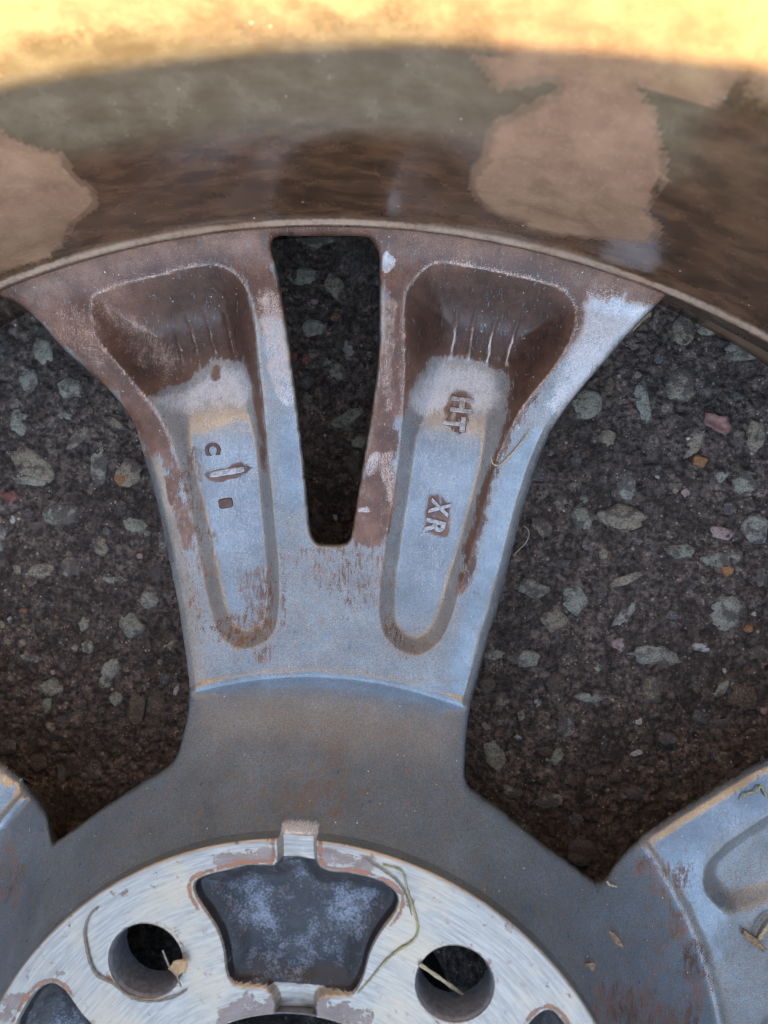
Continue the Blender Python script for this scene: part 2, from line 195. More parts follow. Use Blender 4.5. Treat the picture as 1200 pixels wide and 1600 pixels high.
def sdist_near(poly, x, y, margin=14.0):
    """signed distance, evaluated near the outline only (clamped to -margin elsewhere)"""
    P = np.asarray(poly, float)
    out = np.full(x.shape, -margin)
    m = (x > P[:, 0].min() - margin) & (x < P[:, 0].max() + margin) & (y > P[:, 1].min() - margin) & (y < P[:, 1].max() + margin)
    out[m] = np.maximum(sdist(P, x[m], y[m]), -margin)
    return out

def rot(x, y, deg):
    a = math.radians(deg); c, s = math.cos(a), math.sin(a)
    return x * c + y * s, -x * s + y * c          # clockwise

def link(o, parent=None):
    scene.collection.objects.link(o)
    if parent is not None:
        o.parent = parent
    return o

def mesh_np(name, V, F, mat, parent=None, attrs=None, normals=None, smooth=True):
    """V (n,3) in mm, F (m,4) or (m,3)"""
    me = bpy.data.meshes.new(name)
    n, m, k = len(V), len(F), F.shape[1]
    me.vertices.add(n)
    me.vertices.foreach_set('co', (np.asarray(V, np.float64) * MM).astype(np.float32).ravel())
    me.loops.add(m * k)
    me.loops.foreach_set('vertex_index', np.asarray(F, np.int32).ravel())
    me.polygons.add(m)
    me.polygons.foreach_set('loop_start', (np.arange(m) * k).astype(np.int32))
    me.polygons.foreach_set('loop_total', np.full(m, k, np.int32))
    me.update(calc_edges=True)
    me.polygons.foreach_set('use_smooth', np.full(m, smooth, bool))
    for an, av in (attrs or {}).items():
        at = me.attributes.new(an, 'FLOAT_COLOR', 'POINT')
        col = np.ones((n, 4), np.float32); col[:, :av.shape[1]] = av
        at.data.foreach_set('color', col.ravel())
    if normals is not None:
        me.normals_split_custom_set_from_vertices([tuple(v) for v in normals.tolist()])
    me.materials.append(mat)
    return link(bpy.data.objects.new(name, me), parent)

class NB:
    """small node-tree builder"""
    def __init__(self, name):
        self.mat = bpy.data.materials.new(name); self.mat.use_nodes = True
        self.t = self.mat.node_tree; self.n = self.t.nodes
        self.bsdf = self.n['Principled BSDF']
        self.co = self.n.new('ShaderNodeTexCoord').outputs['Object']
    def set(self, sock, v):
        if isinstance(v, bpy.types.NodeSocket):
            self.t.links.new(v, sock)
        elif isinstance(v, tuple) and len(v) == 3 and sock.type == 'RGBA':
            sock.default_value = (*v, 1)
        else:
            sock.default_value = v
    def attr(self, name):
        a = self.n.new('ShaderNodeAttribute'); a.attribute_name = name
        s = self.n.new('ShaderNodeSeparateColor'); self.t.links.new(a.outputs['Color'], s.inputs[0])
        return s.outputs[0], s.outputs[1], s.outputs[2]
    def noise(self, scale, detail=5, rough=.55, dist=0, co=None):
        k = self.n.new('ShaderNodeTexNoise'); self.set(k.inputs['Vector'], co or self.co)
        k.inputs['Scale'].default_value = scale; k.inputs['Detail'].default_value = detail
        k.inputs['Roughness'].default_value = rough; k.inputs['Distortion'].default_value = dist
        return k.outputs[0]
    def vor(self, scale, feature='F1', out='Distance', co=None, rand=1.0):
        k = self.n.new('ShaderNodeTexVoronoi'); k.feature = feature
        self.set(k.inputs['Vector'], co or self.co); k.inputs['Scale'].default_value = scale
        k.inputs['Randomness'].default_value = rand
        return k.outputs[out]
    def vor2(self, scale, co=None):
        k = self.n.new('ShaderNodeTexVoronoi'); self.set(k.inputs['Vector'], co or self.co); k.inputs['Scale'].default_value = scale
        s = self.n.new('ShaderNodeSeparateColor'); self.t.links.new(k.outputs['Color'], s.inputs[0])
        return k.outputs['Distance'], (s.outputs[0], s.outputs[1], s.outputs[2])
    def math(self, op, a, b=0.0, clamp=False):
        k = self.n.new('ShaderNodeMath'); k.operation = op; k.use_clamp = clamp
        self.set(k.inputs[0], a); self.set(k.inputs[1], b)
        return k.outputs[0]
    def step(self, x, lo, hi, a=0.0, b=1.0):
        k = self.n.new('ShaderNodeMapRange'); k.interpolation_type = 'SMOOTHSTEP'
        self.set(k.inputs[0], x); self.set(k.inputs[1], lo); self.set(k.inputs[2], hi)
        self.set(k.inputs[3], a); self.set(k.inputs[4], b)
        return k.outputs[0]
    def lin(self, x, lo, hi, a=0.0, b=1.0):
        k = self.n.new('ShaderNodeMapRange')
        self.set(k.inputs[0], x); self.set(k.inputs[1], lo); self.set(k.inputs[2], hi)
        self.set(k.inputs[3], a); self.set(k.inputs[4], b)
        return k.outputs[0]
    def mix(self, f, a, b):
        k = self.n.new('ShaderNodeMix'); k.data_type = 'RGBA'
        self.set(k.inputs[0], f); self.set(k.inputs[6], a); self.set(k.inputs[7], b)
        return k.outputs[2]
    def mixf(self, f, a, b):
        k = self.n.new('ShaderNodeMix'); k.data_type = 'FLOAT'
        self.set(k.inputs[0], f); self.set(k.inputs[2], a); self.set(k.inputs[3], b)
        return k.outputs[0]
    def scale(self, col, f):
        k = self.n.new('ShaderNodeMix'); k.data_type = 'RGBA'; k.blend_type = 'MULTIPLY'
        k.inputs[0].default_value = 1.0
        self.set(k.inputs[6], col); self.set(k.inputs[7], f)
        return k.outputs[2]
    def mapping(self, scl=(1, 1, 1), co=None):
        k = self.n.new('ShaderNodeMapping'); self.set(k.inputs[0], co or self.co); k.inputs['Scale'].default_value = scl
        return k.outputs[0]
    def bump(self, h, dist, strength=1.0, normal=None):
        k = self.n.new('ShaderNodeBump'); self.set(k.inputs['Height'], h)
        k.inputs['Distance'].default_value = dist; k.inputs['Strength'].default_value = strength
        if normal is not None: self.set(k.inputs['Normal'], normal)
        self.set(self.bsdf.inputs['Normal'], k.outputs[0])
        return k.outputs[0]
    def out(self, **kw):
        for k, v in kw.items():
            self.set(self.bsdf.inputs[k.replace('_', ' ')], v)
        return self.mat

# ------------------------------------------------------------------ materials
def paint_material(name='grey_metallic_paint'):
    b = NB(name)
    mud, wear_sheen, rust = b.attr('dirt')
    tone, clean, mud_shade = b.attr('finish')
    brushed = b.mapping((1.0, .22, .22))                      # wiping marks run along the spoke
    n_big = b.noise(45, 2)
    n1 = b.noise(420, 4, .6)
    nb = b.noise(1500, 3, .62, co=brushed)
    n2 = b.noise(4200, 2, .6)
    fd, fc = b.vor2(4200)
    paint = b.mix(b.step(n_big, .35, .7), (.240, .278, .306), (.30, .334, .352))
    hub_shade = b.mix(b.step(tone, .75, .98), (.46, .54, .62), (1, 1, 1))  # darker, cooler hub colour stands in for blocked sky overhead
    paint = b.scale(paint, hub_shade)
    blot = b.noise(110, 4, .6)
    bl = b.lin(blot, .3, .7, .74, 1.18)
    cmb = b.n.new('ShaderNodeCombineColor')
    for q_ in range(3): b.set(cmb.inputs[q_], bl)
    paint = b.scale(paint, cmb.outputs[0])
    cl = b.step(b.math('ADD', clean, b.math('ADD', b.math('MULTIPLY', b.math('SUBTRACT', n1, .5), .8), b.math('MULTIPLY', b.math('SUBTRACT', n_big, .5), .6))), .05, .95)
    paint = b.mix(fc[0], b.scale(paint, (.78, .78, .78)), b.scale(paint, (1.22, 1.22, 1.22)))
    film = b.math('MULTIPLY', b.math('MULTIPLY', b.step(n1, .22, .70), .55), b.math('SUBTRACT', 1, cl))      # thin dust film
    paint = b.mix(film, paint, b.scale(b.mix(fc[0], (.24, .222, .195), (.40, .372, .33)), hub_shade))
    fine = b.math('MULTIPLY', b.math('SUBTRACT', n2, .5), 2.0)
    jit = b.math('ADD', b.math('ADD', b.math('MULTIPLY', b.math('SUBTRACT', n1, .5), 1.2), fine), b.math('MULTIPLY', b.math('SUBTRACT', nb, .5), 1.7))
    rf = b.step(b.math('ADD', rust, jit), .25, .95)
    c = b.mix(b.math('MULTIPLY', rf, .75), paint, (.15, .085, .055))
    mf = b.step(b.math('ADD', mud, jit), .34, .66)
    mud_n = b.noise(120, 4)
    mud_col = b.mix(b.step(b.math('ADD', b.math('MULTIPLY', mud_n, .7), b.math('MULTIPLY', nb, .3)), .30, .72), (.078, .040, .029), (.178, .094, .065))
    mud_col = b.mix(b.math('MULTIPLY', b.step(b.math('ADD', n2, b.math('MULTIPLY', mud_n, .5)), .72, .95), .55), mud_col, (.34, .205, .145))
    mud_col = b.mix(mud_shade, mud_col, b.mix(b.step(n1, .35, .7), (.044, .024, .018), (.082, .044, .032)))  # mud darkened in the pocket bowls to paint their depth shade
    c = b.mix(mf, c, mud_col)
    jw = b.math('ADD', fine, b.math('ADD', b.math('MULTIPLY', b.math('SUBTRACT', n1, .5), .8), b.math('MULTIPLY', b.math('SUBTRACT', nb, .5), .8)))
    wf = b.math('MULTIPLY', b.step(b.math('ADD', wear_sheen, jw), .40, 1.05), .92)
    wcol = b.mix(b.math('MULTIPLY', mf, b.step(wear_sheen, .98, .75)), (.56, .58, .61), (.53, .43, .37))
    c = b.mix(wf, c, b.mix(fc[1], b.scale(wcol, (.78, .78, .78)), b.scale(wcol, (1.2, 1.2, 1.2))))
    gd, gc = b.vor2(640)                                      # scattered pale grit
    grit = b.math('MULTIPLY', b.step(gd, b.lin(gc[1], 0.0, 1.0, .05, .17), .03), b.step(gc[0], .74, .76))
    c = b.mix(grit, c, (.74, .66, .56))
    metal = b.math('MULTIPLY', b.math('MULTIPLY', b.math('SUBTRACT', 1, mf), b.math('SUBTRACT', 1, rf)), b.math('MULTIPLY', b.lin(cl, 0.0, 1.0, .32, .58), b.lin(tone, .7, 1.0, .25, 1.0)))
    metal = b.mixf(wf, metal, .25)
    rough = b.mixf(wf, b.mixf(mf, b.mixf(cl, b.lin(n1, .3, .7, .27, .40), .18), b.lin(n1, .3, .7, .34, .55)), .42)
    b.bump(b.math('ADD', b.math('MULTIPLY', fc[1], .45), b.math('MULTIPLY', n1, .5)), .00006, .55)
    coat = b.math('MULTIPLY', b.math('SUBTRACT', 1, b.math('MAXIMUM', mf, wf)), b.lin(cl, 0.0, 1.0, .25, 1.0))
    return b.out(Base_Color=c, Metallic=metal, Roughness=rough, Coat_Weight=coat, Coat_Roughness=.10)

def pad_material():
    b = NB('bare_machined_aluminium')
    rec, oxide, rust = b.attr('pad')
    # turning marks run round the axis: radius and angle drive the grain
    sx = b.n.new('ShaderNodeSeparateXYZ'); b.t.links.new(b.co, sx.inputs[0])
    r = b.math('SQRT', b.math('ADD', b.math('MULTIPLY', sx.outputs[0], sx.outputs[0]), b.math('MULTIPLY', sx.outputs[1], sx.outputs[1])))
    ang = b.math('ARCTAN2', sx.outputs[0], sx.outputs[1])
    cx = b.n.new('ShaderNodeCombineXYZ'); b.set(cx.inputs[0], b.math('MULTIPLY', r, 1500)); b.set(cx.inputs[1], b.math('MULTIPLY', ang, 7.0))
    grain = b.noise(1.0, 6, .65, co=cx.outputs[0])
    cx2 = b.n.new('ShaderNodeCombineXYZ'); b.set(cx2.inputs[0], b.math('MULTIPLY', r, 420)); b.set(cx2.inputs[1], b.math('MULTIPLY', ang, 16.0))
    grain2 = b.noise(1.0, 5, .6, co=cx2.outputs[0])
    n_big = b.noise(60, 5, .6); n1 = b.noise(330, 6, .62); n2 = b.noise(1900, 4, .6)
    c = b.mix(b.step(grain, .28, .72), (.28, .255, .22), (.50, .47, .415))
    c = b.mix(b.math('MULTIPLY', b.step(grain2, .5, .7), .45), c, (.33, .30, .27))
    c = b.mix(b.math('MULTIPLY', b.step(n_big, .46, .66), .6), c, (.55, .44, .30))
    pit = b.step(b.math('ADD', n1, b.math('MULTIPLY', n2, .25)), .74, .80)
    c = b.mix(b.math('MULTIPLY', pit, .55), c, (.26, .20, .16))
    j = b.math('ADD', b.math('MULTIPLY', b.math('SUBTRACT', n1, .5), 1.5), b.math('MULTIPLY', b.math('SUBTRACT', n2, .5), .4))
    of = b.step(b.math('ADD', oxide, j), .46, .60)
    ox_col = b.mix(b.step(b.noise(170, 4), .4, .65), (.15, .10, .085), (.22, .17, .16))
    c = b.mix(b.math('MULTIPLY', of, .75), c, ox_col)
    rf = b.step(b.math('ADD', rust, b.math('MULTIPLY', j, .8)), .42, .62)
    c = b.mix(b.math('MULTIPLY', rf, .85), c, b.mix(b.step(n1, .4, .6), (.13, .05, .03), (.33, .13, .06)))
    # cast recess: black paint with pale blooming corrosion
    bloom = b.step(b.math('ADD', b.math('ADD', b.math('MULTIPLY', b.noise(95, 5, .66), .65), b.math('MULTIPLY', n1, .35)), b.math('ADD', b.math('MULTIPLY', b.math('SUBTRACT', n2, .5), .4), b.lin(rec, .62, 1.0, -.07, .02))), .44, .70)
    rc = b.mix(bloom, (.016, .017, .021), (.22, .255, .315))
    rc = b.mix(b.math('MULTIPLY', b.step(n1, .56, .66), .6), rc, (.05, .03, .022))
    rcf = b.step(b.math('ADD', rec, b.math('MULTIPLY', b.math('SUBTRACT', n2, .5), .3)), .42, .55)
    c = b.mix(rcf, c, rc)
    full = b.math('MAXIMUM', rcf, b.math('MAXIMUM', of, rf))
    metal = b.math('MULTIPLY', b.math('SUBTRACT', 1, full), .72)
    rough = b.mixf(full, b.lin(grain, .3, .7, .34, .55), b.lin(n1, .3, .7, .32, .6))
    h = b.math('ADD', b.math('MULTIPLY', grain, .6), b.math('ADD', b.math('MULTIPLY', n1, .6), b.math('MULTIPLY', full, b.math('MULTIPLY', n2, 1.2))))
    b.bump(h, .00014, .8)
    return b.out(Base_Color=c, Metallic=metal, Roughness=rough)

def barrel_material():
    b = NB('dirty_barrel_finish')
    dry, upper, rust = b.attr('dirt')  # third channel holds rust spots and the painted sunlit yellow
    sx = b.n.new('ShaderNodeSeparateXYZ'); b.t.links.new(b.co, sx.inputs[0])
    ang = b.math('ARCTAN2', sx.outputs[0], sx.outputs[1])
    cx = b.n.new('ShaderNodeCombineXYZ'); b.set(cx.inputs[0], b.math('MULTIPLY', ang, 22)); b.set(cx.inputs[1], b.math('MULTIPLY', sx.outputs[2], 240))
    streak = b.noise(1, 5, .62, co=cx.outputs[0])             # dirt drawn out round the rim
    n1 = b.noise(150, 5, .62); n2 = b.noise(1100, 3, .6); n0 = b.noise(26, 2)
    j = b.math('ADD', b.math('MULTIPLY', b.math('SUBTRACT', n1, .5), .22), b.math('MULTIPLY', b.math('SUBTRACT', n2, .5), .16))
    wd = b.lin(n0, .38, .62, .06, .34)
    df = b.step(b.math('ADD', dry, j), b.math('SUBTRACT', .5, wd), b.math('ADD', .5, wd))
    lowc = b.mix(b.step(streak, .35, .68), (.064, .036, .021), (.148, .080, .045))
    upc = b.mix(b.step(b.math('ADD', b.math('MULTIPLY', streak, .5), b.math('MULTIPLY', n1, .5)), .36, .66), (.140, .105, .066), (.220, .178, .122))
    damp = b.mix(upper, lowc, upc)
    damp = b.mix(b.math('MULTIPLY', b.step(n0, .45, .7), .3), damp, (.14, .085, .05))
    dryc = b.mix(b.step(b.math('ADD', b.math('MULTIPLY', streak, .25), b.math('MULTIPLY', n1, .75)), .30, .70), (.205, .118, .072), (.325, .20, .124))
    dryc = b.mix(b.math('MULTIPLY', b.step(n2, .52, .7), .35), dryc, (.36, .26, .18))
    c = b.mix(df, damp, dryc)
    rf = b.step(b.math('ADD', rust, b.math('MULTIPLY', j, .9)), .15, .95)
    c = b.mix(b.math('MULTIPLY', rf, .85), c, b.mix(b.step(n1, .30, .70), (.36, .235, .085), (.50, .375, .155)))
    _a, pale, _b = b.attr('finish')
    c = b.mix(b.math('MULTIPLY', pale, b.step(b.math('ADD', n2, b.math('MULTIPLY', n1, .6)), .55, .95, .45, .95)), c, (.40, .31, .235))
    gd, gc = b.vor2(330)
    grit = b.math('MULTIPLY', b.step(gd, .10, .06), b.step(gc[0], .90, .92))
    c = b.mix(grit, c, (.62, .55, .46))
    b.bump(b.math('ADD', b.math('MULTIPLY', streak, .5), n2), .00010, .5)
    rough = b.mixf(df, b.lin(n1, .3, .7, .15, .32), b.lin(n1, .3, .7, .55, .75))
    return b.out(Base_Color=c, Roughness=rough, Metallic=b.mixf(df, .15, 0.0), Coat_Weight=b.mixf(df, .5, 0.0), Coat_Roughness=.12)

def asphalt_material():
    b = NB('asphalt')
    n0 = b.noise(45, 3); n1 = b.noise(700, 4, .65); n2 = b.noise(2600, 2, .6)
    c = b.mix(b.step(n1, .3, .72), (.042, .031, .025), (.29, .222, .18))
    c = b.mix(b.math('MULTIPLY', b.step(n0, .42, .7), .55), c, (.060, .045, .036))
    # sand grains in the binder
    for sc, lo, col in ((900, .72, (.60, .50, .38)), (480, .90, (.62, .52, .40)), (560, .962, (.40, .14, .065)), (1600, .70, (.42, .36, .31))):
        vd, vc = b.vor2(sc)
        g = b.math('MULTIPLY', b.step(vd, .30, .16), b.step(vc[0], lo, lo + .02))
        c = b.mix(g, c, b.mix(vc[1], b_scale(col, .45), col))
    vd, vc = b.vor2(310)                                      # fine aggregate, each grain its own tone
    kk = b.n.new('ShaderNodeCombineColor'); tv = b.lin(vc[0], 0.0, 1.0, .66, 1.45)
    for q_ in range(3): b.set(kk.inputs[q_], tv)
    c = b.scale(c, kk.outputs[0])
    vd0 = vd
    c = b.mix(b.math('MULTIPLY', b.step(vd, .42, .66), .4), c, (.020, .016, .014))
    # coarse chippings of the far surface, where the pieces are no longer built
    sx = b.n.new('ShaderNodeSeparateXYZ'); b.t.links.new(b.co, sx.inputs[0])
    r2 = b.math('SQRT', b.math('ADD', b.math('MULTIPLY', sx.outputs[0], sx.outputs[0]), b.math('MULTIPLY', sx.outputs[1], sx.outputs[1])))
    far = b.step(r2, .205, .24)
    vd, vc = b.vor2(75)
    g = b.math('MULTIPLY', b.math('MULTIPLY', b.step(b.math('ADD', vd, b.math('MULTIPLY', b.math('SUBTRACT', n1, .5), .4)), .42, .34), b.step(vc[0], .5, .52)), far)
    c = b.mix(g, c, b.mix(vc[1], (.12, .13, .12), (.24, .21, .17)))
    b.bump(b.math('SUBTRACT', b.math('ADD', n1, b.math('MULTIPLY', n2, .6)), b.math('MULTIPLY', vd0, .6)), .0014, 1.0)
    return b.out(Base_Color=c, Roughness=b.lin(n2, .3, .7, .38, .75))

def b_scale(c, f):
    return (c[0] * f, c[1] * f, c[2] * f)

def stone_material(name, a, d):
    b = NB(name)
    info = b.n.new('ShaderNodeObjectInfo')
    geo = b.n.new('ShaderNodeNewGeometry')
    co = geo.outputs['Position']
    n1 = b.noise(380, 4, .68, co=co); n2 = b.noise(1700, 3, .65, co=co)
    c = b.mix(b.step(b.math('ADD', b.math('MULTIPLY', n1, .6), b.math('MULTIPLY', n2, .4)), .34, .66), a, d)
    c = b.mix(b.math('MULTIPLY', b.step(n2, .56, .68), .6), c, (.42, .40, .36))
    c = b.mix(b.math('MULTIPLY', b.step(n2, .44, .34), .6), c, b_scale(a, .4))
    ed = b.n.new('ShaderNodeVectorMath'); ed.operation = 'LENGTH'
    fl2 = b.mapping((1, 1, 0)); b.t.links.new(fl2, ed.inputs[0])
    edge = b.step(b.math('ADD', ed.outputs['Value'], b.math('MULTIPLY', b.math('SUBTRACT', n1, .5), .70)), .42, .70)
    tar = b.step(b.math('ADD', b.noise(230, 5, .66, co=co), b.math('MULTIPLY', info.outputs['Random'], .14)), .55, .66)
    c = b.mix(b.math('MULTIPLY', b.math('MAXIMUM', tar, edge), .85), c, b.mix(n2, (.040, .032, .028), (.15, .12, .105)))
    b.bump(b.math('ADD', n1, b.math('MULTIPLY', n2, .7)), .0008, .9)
    return b.out(Base_Color=c, Roughness=.7)

def plain_material(name, a, d, rough=.65, scale=900):
    b = NB(name)
    n1 = b.noise(scale, 5, .6)
    b.bump(n1, .0001, .6)
    return b.out(Base_Color=b.mix(b.step(n1, .3, .7), a, d), Roughness=rough)

PAINT = paint_material()
PAD = pad_material()
BARREL = barrel_material()
ASPHALT = asphalt_material()
HOLE = plain_material('dark_hole_wall', (.075, .08, .092), (.14, .148, .165), .35)

# ------------------------------------------------------------------ ground
def axis(lo, hi, h, far):
    a = list(np.arange(lo, hi + h * .5, h)); g = h
    up = []; v = a[-1]
    while v < far:
        g *= 1.35; v += g; up.append(v)
    dn = []; v = a[0]; g = h
    while v > -far:
        g *= 1.35; v -= g; dn.append(v)
    return np.array(dn[::-1] + a + up)

gx = axis(-122, 148, .44, 60000); gy = axis(50, 213, .44, 60000)
GX, GY = np.meshgrid(gx, gy)
def ground_h(x, y):
    near = sstep(330, 230, np.hypot(x, y - 60))
    a = (fbm(x / 6.0, y / 6.0, 3, 3) - .5) * 1.3
    c = (fbm(x / 1.5, y / 1.5, 3, 9) - .5) * 2.6
    return (a + c) * near
GZ = GROUND_Z + ground_h(GX, GY)
ny, nx = GX.shape
idx = np.arange(nx * ny).reshape(ny, nx)
F = np.stack([idx[:-1, :-1], idx[:-1, 1:], idx[1:, 1:], idx[1:, :-1]], -1).reshape(-1, 4)
ground = mesh_np('ground', np.stack([GX, GY, GZ], -1).reshape(-1, 3), F, ASPHALT)
ground['kind'] = 'structure'
ground['label'] = 'dark worn asphalt with exposed stone chippings'

# stone chippings set in the asphalt: each its own piece
STONE_COL = {
 'gg': ((.185, .178, .134), (.40, .385, .295)), 'tan': ((.19, .155, .105), (.40, .335, .24)), 'orange': ((.30, .13, .045), (.45, .22, .09)),
 'dark': ((.085, .077, .072), (.17, .155, .145)), 'blue': ((.195, .188, .15), (.42, .405, .325)), 'red': ((.22, .07, .05), (.34, .12, .085)),
 'white': ((.40, .38, .35), (.58, .55, .52)), 'brown': ((.095, .068, .042), (.18, .135, .085)), 'pink': ((.32, .21, .18), (.46, .34, .30))}
STONE_MAT = {k: stone_material(k + '_stone', *v) for k, v in STONE_COL.items()}
def stone_mesh(seed):
    r = random.Random(seed); n = 15
    ang = [2 * math.pi * (i + r.uniform(-.3, .3)) / n for i in range(n)]
    # a broken polygon of four to six corners, chipped along its sides
    k = r.choice([4, 5, 5, 6]); off = r.uniform(0, 6.28); el = [r.uniform(.80, 1.05) for _ in range(k)]
    rad = []
    for a in ang:
        q = min(el[m] / max(.25, math.cos((a - off - 2 * math.pi * m / k + math.pi) % (2 * math.pi) - math.pi)) for m in range(k) if math.cos(a - off - 2 * math.pi * m / k) > .2)
        rad.append(min(q, 1.25) * r.uniform(.84, 1.08))
    V = []
    for s, z in ((1.0, -.55), (1.0, -.04), (.88, .12), (.5, .17)):
        for a, q in zip(ang, rad):
            j = r.uniform(.95, 1.05)
            V.append((math.cos(a) * q * s * j * .5, math.sin(a) * q * s * j * .5, z + r.uniform(-.04, .04)))
    V.append((0, 0, .17))
    F = []
    for k in range(3):
        for i in range(n):
            F.append((k * n + i, k * n + (i + 1) % n, (k + 1) * n + (i + 1) % n, (k + 1) * n + i))
    for i in range(n):
        F.append((3 * n + i, 3 * n + (i + 1) % n, 4 * n))
    return V, F
stone_data = [stone_mesh(s) for s in range(16)]
stone_cache = {}
def stone(x, y, w, h, ang, col, k, rise=0.0):
    key = (k, col)
    if key not in stone_cache:
        me = bpy.data.meshes.new('stone'); V, F = stone_data[k]
        me.from_pydata(V, [], F); me.materials.append(STONE_MAT[col])
        for p_ in me.polygons: p_.use_smooth = True
        stone_cache[key] = me
    o = link(bpy.data.objects.new('stone', stone_cache[key]), ground)
    t = min(w, h)
    zz = float(ground_h(np.array([x]), np.array([y]))[0])
    o.location = (x * MM, y * MM, (GROUND_Z + .4 * zz - .03 * t + rise + .26) * MM)
    o.scale = (w * 1.06 * MM, h * 1.06 * MM, min(t, 7) * .75 * MM)
    o.rotation_euler = (random.uniform(-.06, .06), random.uniform(-.06, .06), math.radians(ang))
    return o
for i, (x, y, w, h, a, c) in enumerate(STONES):
    stone(x, y, w, h, a, c, i % 16, 2.2 if (c == 'dark' and w > 6.5) else 0)
placed = [(s[0], s[1], max(s[2], s[3]) * .5) for s in STONES]
cnt = 0
while cnt < 135:
    x, y = random.uniform(-112, 140), random.uniform(58, 206)
    r_, a_ = math.hypot(x, y), abs(math.degrees(math.atan2(x, y)))
    if r_ > 207 or (r_ < 84) or (5 < a_ < 16):
        continue
    w = random.choice([1.6, 2.0, 2.4, 3.2, 4.5, 6.0])
    if any(math.hypot(x - q[0], y - q[1]) < q[2] + w * .55 for q in placed):
        continue
    placed.append((x, y, w * .5))
    c = random.choice(['gg', 'tan', 'dark', 'dark', 'blue', 'brown', 'brown', 'dark'] if w > 3 else ['tan', 'white', 'gg', 'pink', 'dark', 'orange', 'brown', 'tan'])
    stone(x, y, w, w * random.uniform(.6, 1.1), random.uniform(0, 180), c, random.randrange(16))
    cnt += 1

# ------------------------------------------------------------------ the wheel casting: spokes, hub and mounting face
wheel = bpy.data.objects.new('alloy_wheel', None)
wheel.empty_display_size = .05
link(wheel)
wheel['label'] = 'dirty grey alloy wheel lying face down on asphalt, seen from the back'
wheel['category'] = 'wheel'

def close_window(poly):
    P = np.array(poly, float)
    a1 = math.atan2(P[-1, 0], P[-1, 1]); a0 = math.atan2(P[0, 0], P[0, 1])
    arc = [(215 * math.sin(a1 + (a0 - a1) * t), 215 * math.cos(a1 + (a0 - a1) * t)) for t in np.linspace(.0, 1., 9)]
    return np.vstack([smooth_open(P, 4), arc])
def smooth_open(P, n):
    Q = np.vstack([2 * P[0] - P[1], P, 2 * P[-1] - P[-2]]); out = []
    for i in range(1, len(Q) - 2):
        p0, p1, p2, p3 = Q[i - 1], Q[i], Q[i + 1], Q[i + 2]
        for k in range(n):
            t = k / n
            out.append(.5 * ((2 * p1) + (-p0 + p2) * t + (2 * p0 - 5 * p1 + 4 * p2 - p3) * t * t + (-p0 + 3 * p1 - 3 * p2 + p3) * t ** 3))
    out.append(P[-1])
    return np.array(out)

BORE, PAD_R, RIDGE, OUTER = 36.3, 73.6, 101.0, 211.0
rows = np.concatenate([np.arange(BORE, 73.0, .46), [73.0, 73.25, 73.42, 73.55, 73.62, 73.70, 73.80, 74.0, 74.3], np.arange(74.7, RIDGE - .2, .46), np.arange(RIDGE, OUTER + .01, .46)])
th = np.radians(np.concatenate([np.arange(-64, 64, .145), np.arange(64, 296, .5)]))
nr, nt = len(rows), len(th)
RR, TT = np.meshgrid(rows, th, indexing='ij')
X = RR * np.sin(TT); Y = RR * np.cos(TT)
DEG = np.degrees(TT)

# openings: positive phi = metal
phi = np.full(X.shape, 14.0)
def cut(poly, deg=0.0):
    global phi
    xr, yr = rot(X, Y, -deg)
    phi = np.minimum(phi, -sdist_near(poly, xr, yr))
WR, WL, SL = close_window(WINDOW_R), close_window(WINDOW_L), smooth_poly([(px_, py_ if py_ < 199 else 199 + (py_ - 199) * .80) for px_, py_ in SLOT], 4)
cut(WR); cut(WL)
for d in (72, 144, 216):
    cut(WR, d)
for d in (0, 72, 144, 216, 288):
    cut(SL, d)
phi_edge = phi.copy()
BOLT_R = 8.15
for k in range(5):
    a = math.radians(36 + 72 * k)
    phi = np.minimum(phi, np.hypot(X - 56 * math.sin(a), Y - 56 * math.cos(a)) - BOLT_R)

# surface
u = np.clip((RIDGE - RR) / 27.4, 0, 1)
flank = -29.3 + 25.8 * (.36 * u + .64 * u ** 2.2)
t = np.clip((RR - 130) / 75, 0, 1)
spoke_z = -32.8 + 6.8 * t * t * (3 - 2 * t) + 3.5 * np.clip((134 - RR) / 33, 0, 1) ** 1.25
Z = np.where(RR < 73.65, 0.0, np.where(RR < RIDGE, flank, spoke_z))
Z = np.where((RR > 73.0) & (RR <= 73.62), -((RR - 73.0) / .62) ** 2 * .5, Z)
Z += .45 * np.exp(-((RR - 101.6) / 1.1) ** 2) * (RR > 75)
Z += np.where(RR > 201, 5.5 * ((RR - 201) / 9.0) ** 2, 0)
# outer strips of the arms lean away from the pockets, edges rounded
e = np.clip(phi_edge, 0, 20)
outer_strip = sstep(84, 112, RR) * sstep(205, 150, RR)
win_e = np.full(X.shape, 14.0)
for poly, ds in ((WR, (0, 72, 144, 216)), (WL, (0,))):
    for d in ds:
        xr, yr = rot(X, Y, -d); win_e = np.minimum(win_e, -sdist_near(poly, xr, yr))
win_e = np.clip(win_e, 0, 14)
Z -= outer_strip * .021 * np.clip(11.0 - win_e, 0, 12) ** 2
Z -= .30 * np.clip(2.4 - win_e, 0, 2.4) * (RR > 101)
rf = 1.2
ee = np.clip(e, 0, rf)
Z -= np.where(RR > 75, rf - np.sqrt(np.maximum(rf * rf - (rf - ee) ** 2, 0)), 0)
